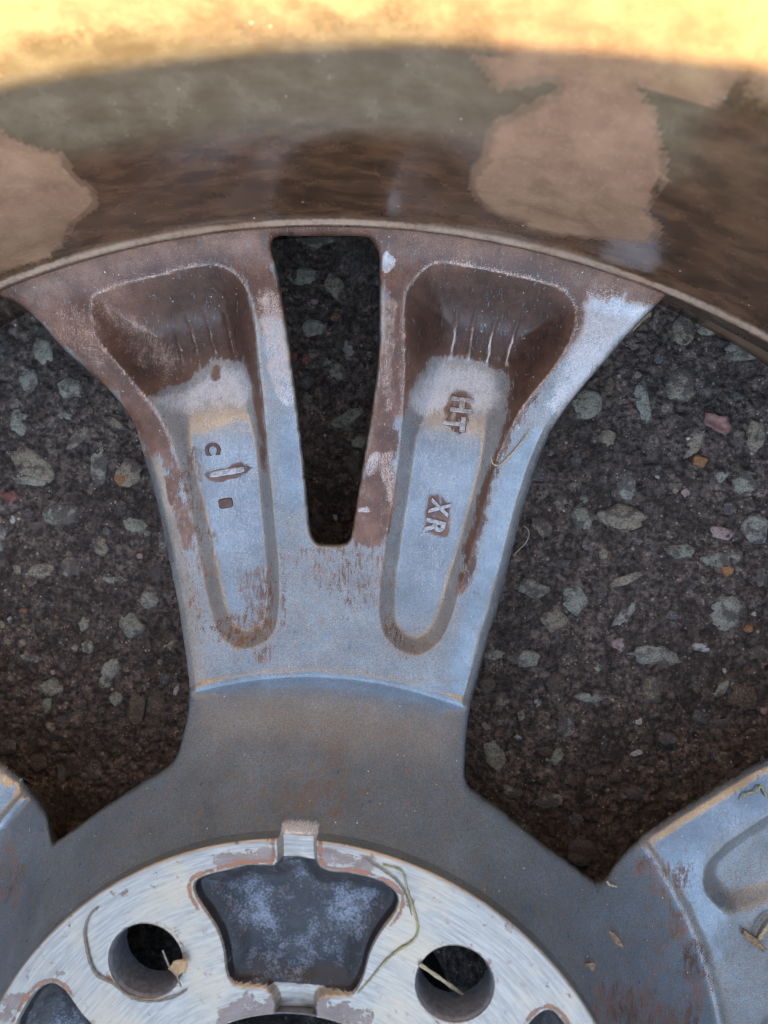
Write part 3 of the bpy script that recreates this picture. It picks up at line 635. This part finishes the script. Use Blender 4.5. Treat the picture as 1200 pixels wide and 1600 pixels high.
# pockets
rim = np.zeros(X.shape); inner = np.zeros(X.shape)
PL, PR = smooth_poly(PKL, 4), smooth_poly(PKR, 4)
pocket_depth = np.zeros(X.shape)
for d in (0, 72, 144, 216, 288):
    xr, yr = rot(X, Y, -d)
    for poly in (PL, PR):
        s = sdist_near(poly, xr, yr, 4.0)
        up = sstep(158, 190, RR)
        D = 3.8 + 7.6 * up; w = 4.5 + 7.7 * up
        q = np.clip(s / w, 0, 1)
        prof = q * q * (3 - 2 * q)
        pocket_depth = np.maximum(pocket_depth, np.where(s > 0, D * (.35 * prof + .65 * np.sin(q * math.pi / 2)), 0))
        rim = np.maximum(rim, np.where(s < 0, np.exp(s / 1.15), np.exp(-(s / .22) ** 2)))
        inner = np.maximum(inner, sstep(-.2, .6, s))
Z -= pocket_depth

# cast ribs on the pocket floors of the near spoke
rib_wear = np.zeros(X.shape)
for (ax, ay), (bx, by) in RIBS:
    ex, ey = bx - ax, by - ay; L = ex * ex + ey * ey
    tt = np.clip(((X - ax) * ex + (Y - ay) * ey) / L, 0, 1)
    wob = (vnoise(tt * 7, tt * 0 + ax, 4) - .5) * .5
    dd = np.hypot(X - ax - tt * ex + wob, Y - ay - tt * ey)
    Z += .55 * np.exp(-(dd / .5) ** 2) * sstep(0, .35, tt)
    if True:
        rib_wear = np.maximum(rib_wear, np.exp(-(dd / .42) ** 2) * sstep(.30, .62, tt) * (.7 + .5 * vnoise(tt * 5 + ax, tt * 0 + 3, 12)) * (1.1 if ax > 0 else .7))
# recesses in the mounting face
RC = smooth_poly([(a, b if b < 74 else 74 + (b - 74) * .34) for a, b in RECESS], 3)
ins_rec = np.zeros(X.shape); rec = np.zeros(X.shape); rec_edge = np.zeros(X.shape); chan = np.zeros(X.shape)
for d in (0, 72, 144, 216, 288):
    xr, yr = rot(X, Y, -d)
    m = (RR < 80) & (np.abs(xr) < 30) & (yr > 30)
    s = np.full(X.shape, -9.0); s[m] = sdist(RC, xr[m], yr[m])
    ch = np.maximum(sstep(67.2, 69.5, yr), sstep(43.5, 40.5, yr))
    floor = -2.6 - 2.6 * sstep(0, 6, s) * (1 - ch) + .9 * (fbm(xr / 5, yr / 5, 3, 5) - .5) + .5 * sstep(9, 0, np.abs(xr)) * sstep(50, 60, yr)
    f = np.where(RR > 73.64, sstep(-.7, 1.9, s), sstep(-.2, .9, s))
    Z = np.where(s > -.8, Z * (1 - f) + np.where(RR > 73.64, -2.4, np.minimum(floor, Z)) * f, Z)
    ins_rec = np.maximum(ins_rec, sstep(-.3, .3, s))
    rec = np.maximum(rec, sstep(-.35, .35, s) * (.62 + .38 * sstep(1.0, 7.5, s + 2.5 * (fbm(xr / 4, yr / 4, 3, 77) - .5))) * (1 - .9 * sstep(68.3, 69.6, yr)) * (1 - .8 * sstep(41.6, 40.4, yr)))
    chan = np.maximum(chan, sstep(-.2, .3, s) * sstep(68.3, 69.6, yr))
    rec_edge = np.maximum(rec_edge, np.exp(-((s + .9) / .8) ** 2))
Z += .10 * (fbm(X / 4.5, Y / 4.5, 3, 2) - .5) * (RR > 74.5) + .10 * (fbm(X / 14, Y / 14, 2, 8) - .5) * (RR > 80)
pad_zone = RR < 73.66

# stains, plus shade and sheen painted into the pockets
dirt = np.zeros(X.shape + (3,)); CH = {'mud': 0, 'wear_sheen': 1, 'rust': 2}
fin = np.zeros(X.shape + (3,)); fin[..., 0] = np.where(RR < RIDGE - .01, .72, 1.0)  # hub tone lowered to drive the painted hub shade
wx = X + (fbm(X / 5, Y / 5, 3, 21) - .5) * 3.2; wy = Y + (fbm(X / 5, Y / 5, 3, 33) - .5) * 3.2
for chn, st, soft, poly in STAINS:
    s = sdist_near(smooth_poly(poly, 2), wx, wy, 12.0)
    f = sstep(-soft, soft, s) * st
    if chn == 'patch':                       # dirt caught round the lettering
        dirt[..., 0] = np.maximum(dirt[..., 0], f); dirt[..., 1] *= 1 - f; fin[..., 2] = np.maximum(fin[..., 2], .25 * f)
        continue
    if chn == 'mud_shade':  # shade of the pocket bowls, put into the mud colour
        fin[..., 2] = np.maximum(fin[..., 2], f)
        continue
    if chn == 'clean':
        fin[..., 1] = np.maximum(fin[..., 1], f)
        continue
    k = CH[chn]
    dirt[..., k] = np.maximum(dirt[..., k], f)
dirt[..., 1] = np.maximum(dirt[..., 1], rib_wear * 1.0)
dirt[..., 1] = np.maximum(dirt[..., 1], rim * .80 * sstep(140, 175, RR))
dirt[..., 1] = np.maximum(dirt[..., 1], .35 * rim * (RR > 101))
dirt[..., 1] = np.maximum(dirt[..., 1], .28 * np.exp(-((e - .9) / .9) ** 2) * sstep(105, 160, RR))
dirt[..., 1] = np.maximum(dirt[..., 1], chan * 1.1)
dirt[..., 0] = np.maximum(dirt[..., 0], .95 * sstep(200, 205, RR) * (np.abs(DEG) < 18.5))
dirt[..., 0] *= (1 - chan)
# the spokes out of view carry the same kind of film on their outer halves
far_sp = (np.abs(((DEG + 180) % 360) - 180) > 40)
dirt[..., 0] = np.maximum(dirt[..., 0], far_sp * sstep(150, 185, RR + 25 * (fbm(X / 18, Y / 18, 3, 40) - .5)) * .9)

padc = np.zeros(X.shape + (3,))
padc[..., 0] = rec
ox = np.zeros(X.shape)
for d in (0, 72, 144, 216, 288):
    xr, yr = rot(X, Y, -d)
    ox = np.maximum(ox, .62 * sstep(2.5, -2.5, np.abs(np.hypot(xr, yr) - 70.5) - 2.6) * sstep(24, 14, np.abs(xr + 1)) * (yr > 0))
    ox = np.maximum(ox, .66 * sstep(3, -3, np.hypot(xr, yr) - 41.5) * sstep(22, 14, np.abs(xr)) * (yr > 0))
    ox = np.maximum(ox, .5 * sstep(4, 0, np.hypot(xr - 23, yr - 62)))
ox = np.maximum(ox, .34 * sstep(64, 73, RR)) * (1 - ins_rec)
padc[..., 1] = ox
padc[..., 2] = np.maximum(.66 * rec_edge * sstep(56, 63, RR), .22 * rec_edge)
for k in range(5):
    a = math.radians(36 + 72 * k)
    dd = np.hypot(X - 56 * math.sin(a), Y - 56 * math.cos(a))
    padc[..., 2] = np.maximum(padc[..., 2], .42 * np.exp(-((dd - 8.9) / .7) ** 2))

# keep cells whose centre is metal, pull the cut boundary onto the outline
pc = .25 * (phi[:-1] + phi[1:])
jn = np.arange(nt); jp = (jn + 1) % nt
pc = .25 * (phi[:-1][:, jn] + phi[1:][:, jn] + phi[:-1][:, jp] + phi[1:][:, jp])
keep = pc > 0
II, JJ = np.nonzero(keep)
vid = np.arange(nr * nt).reshape(nr, nt)
Q = np.stack([vid[II, JJ], vid[II, jp[JJ]], vid[II + 1, jp[JJ]], vid[II + 1, JJ]], -1)
touch = np.zeros((nr, nt), np.int8); miss = np.zeros((nr, nt), np.int8)
for di in (0, 1):
    for dj in (0, 1):
        np.add.at(touch, (II + di, (JJ + dj) % nt), 1)
full = np.full((nr, nt), 4); full[0] = 2; full[-1] = 2
bmask = (touch > 0) & (touch < full)
def grad_phi():
    dr = np.gradient(phi, rows, axis=0)
    dth = np.empty_like(phi); tw = np.concatenate([th, [th[0] + 2 * math.pi]])
    dt1 = np.diff(tw)
    dth = (np.roll(phi, -1, 1) - np.roll(phi, 1, 1)) / (dt1 + np.roll(dt1, 1))[None]
    dth = dth / RR
    return dr * np.sin(TT) + dth * np.cos(TT), dr * np.cos(TT) - dth * np.sin(TT)
gxp, gyp = grad_phi()
g2 = np.maximum(gxp ** 2 + gyp ** 2, .3)
mv = np.clip(phi, -.6, .6) / g2
XV = np.where(bmask, X - gxp * mv, X); YV = np.where(bmask, Y - gyp * mv, Y)
# the edge fillet ends at the outline
ZV = Z.copy()
eb = np.where(RR > 75, rf - np.sqrt(np.maximum(rf * rf - (rf - ee) ** 2, 0)), 0)
ZV = np.where(bmask & (RR > 75), Z + eb - rf, ZV)
V = np.stack([XV, YV, ZV], -1).reshape(-1, 3)

# walls of the openings
E_ = np.concatenate([Q[:, [0, 1]], Q[:, [1, 2]], Q[:, [2, 3]], Q[:, [3, 0]]])
fi = np.tile(np.arange(len(Q)), 4)
key = np.sort(E_, 1); key = key[:, 0] * (nr * nt) + key[:, 1]
uq, first, counts = np.unique(key, return_index=True, return_counts=True)
be = first[counts == 1]
Eb = E_[be]; Fb = fi[be]
ir = Eb // nt
ok = ~(((ir[:, 0] == 0) & (ir[:, 1] == 0)) | ((ir[:, 0] == nr - 1) & (ir[:, 1] == nr - 1)))
Eb, Fb = Eb[ok], Fb[ok]
bv = np.unique(Eb)
isbolt = (np.hypot(V[bv, 0], V[bv, 1]) < 73)
low = {}
base = len(V)
bottom = V[bv].copy()
gl = np.hypot(gxp, gyp).ravel()[bv] + 1e-6
under = np.where(isbolt, 0.0, 13.0)
bottom[:, 0] += gxp.ravel()[bv] / gl * under; bottom[:, 1] += gyp.ravel()[bv] / gl * under
bottom[:, 2] = np.where(isbolt, -1.0, bottom[:, 2] - 20.0)
mapv = np.full(nr * nt, -1); mapv[bv] = base + np.arange(len(bv))
V2 = np.vstack([V, bottom])
W = np.stack([Eb[:, 1], Eb[:, 0], mapv[Eb[:, 0]], mapv[Eb[:, 1]]], -1)
allF = np.vstack([Q, W])
# centre of each face decides the part it belongs to
Rf = RR[II, JJ]; Rf = np.where(II < nr - 1, .5 * (RR[II, JJ] + RR[np.minimum(II + 1, nr - 1), JJ]), Rf)
Tf = (np.degrees(th[JJ]) + 36) % 360
part = np.where(Rf < 73.66, 0, np.where(Rf < RIDGE, 1, 2 + (Tf // 72).astype(int)))
part = np.concatenate([part, part[Fb]])
# smooth normals over the whole casting, so that the parts meet without a seam
a_, b_, c_, d_ = (V2[allF[:, i]] for i in range(4))
fn = np.cross(c_ - a_, d_ - b_)
flip = np.zeros(len(allF), bool)
if fn[:len(Q), 2].mean() < 0:
    allF = allF[:, ::-1]; fn = -fn
VN = np.zeros_like(V2)
for i in range(4):
    for c in range(3):
        VN[:, c] += np.bincount(allF[:, i], weights=fn[:, c], minlength=len(V2))
VN /= np.maximum(np.linalg.norm(VN, axis=1, keepdims=True), 1e-9)
D1 = np.vstack([dirt.reshape(-1, 3), dirt.reshape(-1, 3)[bv]])
D3 = np.vstack([fin.reshape(-1, 3), fin.reshape(-1, 3)[bv]])
D2 = np.vstack([padc.reshape(-1, 3), padc.reshape(-1, 3)[bv]])
def take(pid, name, mat, use_pad):
    Fp = allF[part == pid]
    used, inv = np.unique(Fp, return_inverse=True)
    return mesh_np(name, V2[used], inv.reshape(Fp.shape), mat, wheel, ({'pad': D2[used]} if use_pad else {'dirt': D1[used], 'finish': D3[used]}), VN[used])
face = take(0, 'mounting_face', PAD, True)
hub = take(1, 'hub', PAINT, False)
spokes = [take(2 + k, 'spoke', PAINT, False) for k in range(5)]
face['label'] = 'pale machined mounting face with dark recesses'
spokes[0]['label'] = 'double spoke with a slot and two pockets with cast letters'

def lathe(name, prof, mat, parent, seg=96, cx=0, cy=0, th0=None):
    tv = np.linspace(0, 2 * math.pi, seg, endpoint=False) if th0 is None else th0
    P = np.array(prof, float); n, m = len(P), len(tv)
    Vv = np.stack([np.stack([cx + P[i, 0] * np.sin(tv), cy + P[i, 0] * np.cos(tv), np.full(m, P[i, 1])], -1) for i in range(n)]).reshape(-1, 3)
    i0 = np.arange(n * m).reshape(n, m); i1 = np.roll(i0, -1, 1)
    Fv = np.stack([i0[:-1], i1[:-1], i1[1:], i0[1:]], -1).reshape(-1, 4)
    return Vv, Fv
for k in range(5):
    a = math.radians(36 + 72 * k)
    Vv, Fv = lathe('bolt_hole', [(8.2, -.35), (8.1, -.40), (7.75, -.95), (7.6, -1.2), (7.6, -5), (7.6, -8.5)], HOLE, wheel, 64, 56 * math.sin(a), 56 * math.cos(a))
    mesh_np('bolt_hole', Vv, Fv, HOLE, hub)
Vv, Fv = lathe('centre_bore', [(36.5, -.3), (36.3, -.02), (36.2, -.5), (36.0, -6), (36.0, -50)], HOLE, wheel, 160)
mesh_np('centre_bore', Vv, Fv, HOLE, hub)

Vv, Fv = lathe('hub_light_block', [(66, -22), (66.5, -40), (67, -70)], HOLE, wheel, 96)  # unseen dark sleeve, added to block light under the hub
mesh_np('hub_light_block', Vv, Fv, HOLE, hub)

# barrel: profile from the front lip on the ground, inside wall, to the rear lip, then back outside
prof = [(232, -71.6), (224, -71.0), (223.5, -66), (222, -60), (218.5, -50), (213, -36), (209.8, -27), (209.2, -22.5), (208.9, -20.9), (208.6, -20.0), (208.55, -19.3), (208.75, -18.7), (209.2, -18.2), (209.75, -17.5), (210.2, -15.8), (210.6, -12)]
zz = np.arange(-10, 62, 1.0)
rr_ = np.interp(zz, [-12, 0, 12, 16, 20, 24, 30, 38, 50, 62], [210.6, 211, 211.9, 212.5, 213.6, 215.0, 217.3, 219.6, 221.6, 223.2])
k = np.ones(5) / 5; rs = np.convolve(np.pad(rr_, 2, mode='edge'), k, 'valid')
prof += list(zip(rs, zz))
prof += [(223.8, 68), (224.6, 80), (225.0, 100), (225.3, 118), (225.6, 124), (227, 130), (231, 134), (234.5, 138), (235.6, 145), (236.2, 152), (237.2, 155.4), (238.6, 156), (239.8, 154.6), (240, 150), (238.5, 140), (233, 134), (231, 120), (229, 70), (222, 55), (216, 20), (216, -20), (224, -40), (232, -58), (238, -62), (239, -68), (236, -71.5), (232, -71.6)]
tb = np.radians(np.concatenate([np.arange(-42, 42, .22), np.arange(42, 318, 1.5)]))
Vb, Fb_ = lathe('barrel', prof, BARREL, wheel, th0=tb)
ab = np.degrees(np.arctan2(Vb[:, 0], Vb[:, 1])); zb = Vb[:, 2]
arc = ab * math.pi / 180 * 212
inside = np.zeros(len(Vb), bool); inside[: (len(prof) - 20) * len(tb)] = True
bd = np.zeros((len(Vb), 3))
wob = (fbm(arc / 9, zb / 9, 3, 51) - .5) * 2.2; wob2 = (fbm(arc / 9, zb / 9, 3, 57) - .5) * 2.2
for poly, st, soft in ((DRY_A, 1, 2.2), (DRY_B, 1, 2.2), (DRY_C, .40, 2.5)):
    P = np.array(poly); P[:, 0] *= math.pi / 180 * 212
    s = sdist_near(smooth_poly(P, 2), arc + wob, zb + wob2, 8)
    bd[:, 0] = np.maximum(bd[:, 0], st * sstep(-soft, soft, s))
# elsewhere round the barrel: more dry patches of the same kind
other = (np.abs(ab) > 27) & (zb < 40)
bd[:, 0] = np.maximum(bd[:, 0], other * sstep(.50, .56, fbm(arc / 60, zb / 45, 3, 71)))
bd[:, 0] = np.maximum(bd[:, 0], .9 * sstep(36, 50, zb))
bd[:, 0] = np.maximum(bd[:, 0], .55 * np.exp(-((zb + 18.4) / 1.2) ** 2) + .32 * np.exp(-((zb + 13) / 3.5) ** 2))
bd[:, 1] = sstep(12, 22, zb + wob * .3) * (1 - .8 * sstep(16.2, 18.6, ab + wob * .25) * (np.abs(ab) < 60))
for ax, az in BARREL_RUST:
    bd[:, 2] = np.maximum(bd[:, 2], .22 * np.exp(-(((arc - ax * math.pi / 180 * 212) / 4) ** 2 + ((zb - az) / 2.5) ** 2)))
bd[:, 2] = np.maximum(bd[:, 2], .60 * sstep(38, 52, zb))  # sunlit yellow put into the wall colour above the shadow edge
bf = np.zeros((len(Vb), 3)); bf[:, 1] = np.exp(-((zb + 18.6) / .7) ** 2) * (np.hypot(Vb[:, 0], Vb[:, 1]) < 212) * sstep(.25, .75, fbm(arc / 22, zb * 0, 3, 91))  # highlight along the ridge edge, painted into the colour
barrel = mesh_np('barrel', Vb, Fb_, BARREL, wheel, {'dirt': bd, 'finish': bf})
barrel['label'] = 'brown dirty inner barrel wall with dry and damp patches'

# ------------------------------------------------------------------ cast letters and marks on the pocket floors
from_grid = np.stack([X[::3, ::3].ravel(), Y[::3, ::3].ravel()], -1); gz = Z[::3, ::3].ravel()
def floor_z(x, y):
    i = np.argmin((from_grid[:, 0] - x) ** 2 + (from_grid[:, 1] - y) ** 2)
    return float(gz[i])
def floor_pose(x, y, ang, lift):
    z = floor_z(x, y)
    zx = (floor_z(x + 2, y) - floor_z(x - 2, y)) / 4; zy = (floor_z(x, y + 2) - floor_z(x, y - 2)) / 4
    n = Vector((-zx, -zy, 1)).normalized()
    q = Vector((0, 0, 1)).rotation_difference(n)
    return Matrix.Translation(Vector((x, y, z + lift)) * MM) @ q.to_matrix().to_4x4() @ Matrix.Rotation(ang, 4, 'Z')
LETTER = NB('rubbed_raised_letter')
LETTER.bump(LETTER.noise(2200, 4), .00012, .7)
LETTER = LETTER.out(Base_Color=LETTER.mix(LETTER.step(LETTER.noise(1500, 4), .38, .6), (.24, .235, .23), (.43, .44, .46)), Metallic=.4, Roughness=.45)
MUDDY = plain_material('dried_mud', (.055, .030, .024), (.14, .08, .062), .6, 1500)
def letter(ch, x, y, w, h, ang, mat):
    cu = bpy.data.curves.new('letter', 'FONT'); cu.body = ch; cu.size = 1.0; cu.extrude = .06; cu.bevel_depth = .035; cu.bevel_resolution = 1; cu.offset = .012
    cu.align_x = 'CENTER'; cu.align_y = 'CENTER'
    tmp = bpy.data.objects.new('letter_tmp', cu); scene.collection.objects.link(tmp)
    bpy.context.view_layer.update()
    me = bpy.data.meshes.new_from_object(tmp.evaluated_get(bpy.context.evaluated_depsgraph_get()))
    bpy.data.objects.remove(tmp)
    co = np.array([v.co for v in me.vertices]); lo, hi = co.min(0), co.max(0)
    c = (lo + hi) / 2; sc = np.array([w / (hi[0] - lo[0]), h / (hi[1] - lo[1]), .55 / (hi[2] - lo[2])])
    co = (co - c) * sc * MM
    me.vertices.foreach_set('co', co.astype(np.float32).ravel()); me.update()
    me.name = 'letter'; me.materials.clear(); me.materials.append(mat)
    o = link(bpy.data.objects.new('letter', me), spokes[0])
    o.matrix_local = floor_pose(x, y, ang, .22)
    o['label'] = 'cast letter ' + ch
    return o
def mark(name, x, y, w, h, ang, mat, label):
    n = 20; V = []; F = []
    for s, z in ((1, -.3), (1, .1), (.86, .32), (.6, .38)):
        for i in range(n):
            a = 2 * math.pi * i / n
            cxx, syy = math.cos(a), math.sin(a)
            p_ = .45
            V.append((math.copysign(abs(cxx) ** p_, cxx) * (w / 2 - (1 - s) * h / 2), math.copysign(abs(syy) ** p_, syy) * h / 2 * s, z))
    for k in range(3):
        for i in range(n):
            F.append((k * n + i, k * n + (i + 1) % n, (k + 1) * n + (i + 1) % n, (k + 1) * n + i))
    me = bpy.data.meshes.new(name); me.from_pydata([(a * MM, b * MM, c * MM) for a, b, c in V], [], F + [tuple(range(3 * n, 4 * n))])
    for p_ in me.polygons: p_.use_smooth = True
    me.materials.append(mat)
    o = link(bpy.data.objects.new(name, me), spokes[0])
    o.matrix_local = floor_pose(x, y, ang, 0)
    o['label'] = label
RD = -math.pi / 2 - .22
letter('H', *MARKS['H'], 4.1, 5.8, RD + .14, LETTER)
letter('T', *MARKS['T'], 3.9, 5.8, RD + .14, LETTER)
letter('X', *MARKS['X'], 4.2, 5.2, RD, LETTER)
letter('R', *MARKS['R'], 4.0, 5.2, RD, LETTER)
letter('C', *MARKS['C'], 3.3, 4.0, -math.pi / 2 + .12, MUDDY)
mark('raised_bar', *MARKS['bar'], 9.6, 1.8, .20, LETTER, 'raised cast bar beside brown dirt')
mark('raised_block', *MARKS['block'], 3.8, 2.6, .22, MUDDY, 'small raised cast block caked brown')

# ------------------------------------------------------------------ loose straw, roots, leaves
def tube(name, pts, r, mat, label, cat, taper=.35, group=None, flat=1.45):
    P = smooth_open(np.array(pts, float), 6)
    n = len(P); T = np.gradient(P, axis=0); T /= np.maximum(np.linalg.norm(T, axis=1, keepdims=True), 1e-9)
    up = np.array([0, 0, 1.0]); side = np.cross(T, up); side /= np.maximum(np.linalg.norm(side, axis=1, keepdims=True), 1e-6)
    nn = np.cross(side, T); m = 7; V = []
    for i in range(n):
        q = i / (n - 1); rad = r * (taper + (1 - taper) * math.sin(math.pi * min(max(q * .9 + .08, 0), 1)) ** .6) * (1 + .18 * math.sin(i * 1.7))
        for k in range(m):
            a = 2 * math.pi * k / m
            V.append(P[i] + side[i] * math.cos(a) * rad * flat + nn[i] * math.sin(a) * rad * .6)
    V = np.array(V); org = V.mean(0).copy(); org[2] = V[:, 2].min()
    idx = np.arange(n * m).reshape(n, m); i1 = np.roll(idx, -1, 1)
    F = np.stack([idx[:-1], i1[:-1], i1[1:], idx[1:]], -1).reshape(-1, 4)
    o = mesh_np(name, V - org, F, mat)
    o.location = Vector(org) * MM
    o['label'] = label; o['category'] = cat
    if group: o['group'] = group
    return o
STRAW = plain_material('dry_straw', (.30, .23, .12), (.50, .42, .26), .6, 1500)
ROOT = plain_material('grey_root', (.13, .11, .085), (.25, .215, .165), .7, 1500)
GREEN = plain_material('faded_grass', (.22, .20, .08), (.36, .34, .16), .6, 1500)
BARK = plain_material('bark_chip', (.16, .10, .055), (.34, .24, .15), .8, 1300)
LEAF = plain_material('dry_leaf', (.30, .19, .09), (.48, .33, .17), .7, 900)
PINKLEAF = plain_material('pinkish_dry_leaf', (.20, .095, .075), (.36, .20, .16), .6, 700)
def deb(k, name, mat, label, cat, **kw):
    P, r = DEBRIS[k]
    return tube(name, P, r, mat, label, cat, **kw)
deb('hook', 'straw', STRAW, 'fine straw hooked over the rim of the pocket lettered HT and XR', 'straw')
deb('curl', 'straw', ROOT, 'short curled straw at the right edge of the middle spoke', 'straw')
deb('root', 'root', ROOT, 'thin grey root looped round the bolt hole left of the dark recess', 'root')
deb('hairroot', 'root', ROOT, 'fine dark root beside the upper right corner of the dark recess', 'root')
g_ = deb('grass', 'grass_blade', GREEN, 'bent greenish dry grass blade right of the dark recess', 'grass', taper=.3)
deb('straw', 'straw', STRAW, 'thick pale straw lying across the right bolt hole', 'straw', taper=.8)
deb('thread', 'straw', STRAW, 'tiny white straw at the lower corner of the right opening', 'straw')
deb('stalk', 'straw', STRAW, 'pale straw on the right spoke, pointing up to the frame edge', 'straw', taper=.8)
deb('stalk2', 'straw', ROOT, 'bent brown straw arching over the bark chip on the right spoke', 'straw')
deb('moss', 'moss_sprig', GREEN, 'small mossy sprig on the blue edge of the right spoke', 'moss')
deb('edge', 'straw', STRAW, 'brown straw on the asphalt under the upper right spoke edge', 'straw', taper=.6)
def flake(name, loc, w, h, ang, mat, label, cat, seed, curl=.5, thick=.35, tilt=(0, 0)):
    r = random.Random(seed); n = 14; V = []; F = []
    rad = [r.uniform(.72, 1.1) for _ in range(n)]
    for top in (1, 0):
        for s in (1.0, .55):
            for i in range(n):
                a = 2 * math.pi * i / n; q = rad[i] * s
                x, y = math.cos(a) * q * w / 2, math.sin(a) * q * h / 2
                z = curl * (abs(y) / (h / 2)) ** 1.6 * h * .22 + .12 * math.sin(x * 2.1 + y) + top * thick
                V.append((x, y, z))
        V.append((0, 0, .04 + top * thick))
    def rings(o, fl):
        for i in range(n):
            a, b_, c, d = o + i, o + (i + 1) % n, o + n + (i + 1) % n, o + n + i
            F.append((a, b_, c, d) if fl else (d, c, b_, a))
            t3 = (o + n + i, o + n + (i + 1) % n, o + 2 * n)
            F.append(t3 if fl else t3[::-1])
    rings(0, True); rings(2 * n + 1, False)
    for i in range(n):
        F.append((i, 2 * n + 1 + i, 2 * n + 1 + (i + 1) % n, (i + 1) % n))
    me = bpy.data.meshes.new(name); me.from_pydata([(a * MM, b_ * MM, c * MM) for a, b_, c in V], [], F)
    for p_ in me.polygons: p_.use_smooth = True
    me.materials.append(mat)
    o = link(bpy.data.objects.new(name, me))
    o.location = Vector(loc) * MM; o.rotation_euler = (tilt[0], tilt[1], math.radians(ang))
    o['label'] = label; o['category'] = cat
    return o
lf = flake('leaf_scrap', SPOTS['leaf'], 4.6, 3.2, 20, LEAF, 'crumpled tan leaf scrap at the rim of the left bolt hole', 'leaf', 3, 1.2)
P, r_ = DEBRIS['leafstem']
st = tube('stem', P, r_, ROOT, '', '', taper=.5)
for kk in ('label', 'category'):
    del st[kk]
mw = Matrix.Translation(st.location); st.parent = lf
bpy.context.view_layer.update()
st.matrix_parent_inverse = lf.matrix_world.inverted()
flake('wood_chip', SPOTS['chip'], 5.2, 1.6, -48, BARK, 'slim tan wood chip on the dark hub right of the mounting face', 'wood chip', 5, .3, .5, (.3, -.1))
flake('leaf_scrap', SPOTS['scrap'], 2.6, 3.0, 10, BARK, 'small brown leaf scrap between wood chip and mounting face', 'leaf', 6, .5, .3, (.35, .2))
flake('bark_chip', SPOTS['bark'], 7.5, 2.2, -38, BARK, 'brown bark chip under straws on the right spoke', 'bark', 8, .5, .7)
flake('dry_leaf', SPOTS['seed'], 10.0, 5.4, -24, PINKLEAF, 'folded pinkish brown leaf lying on the asphalt', 'leaf', 9, 1.6, .5)
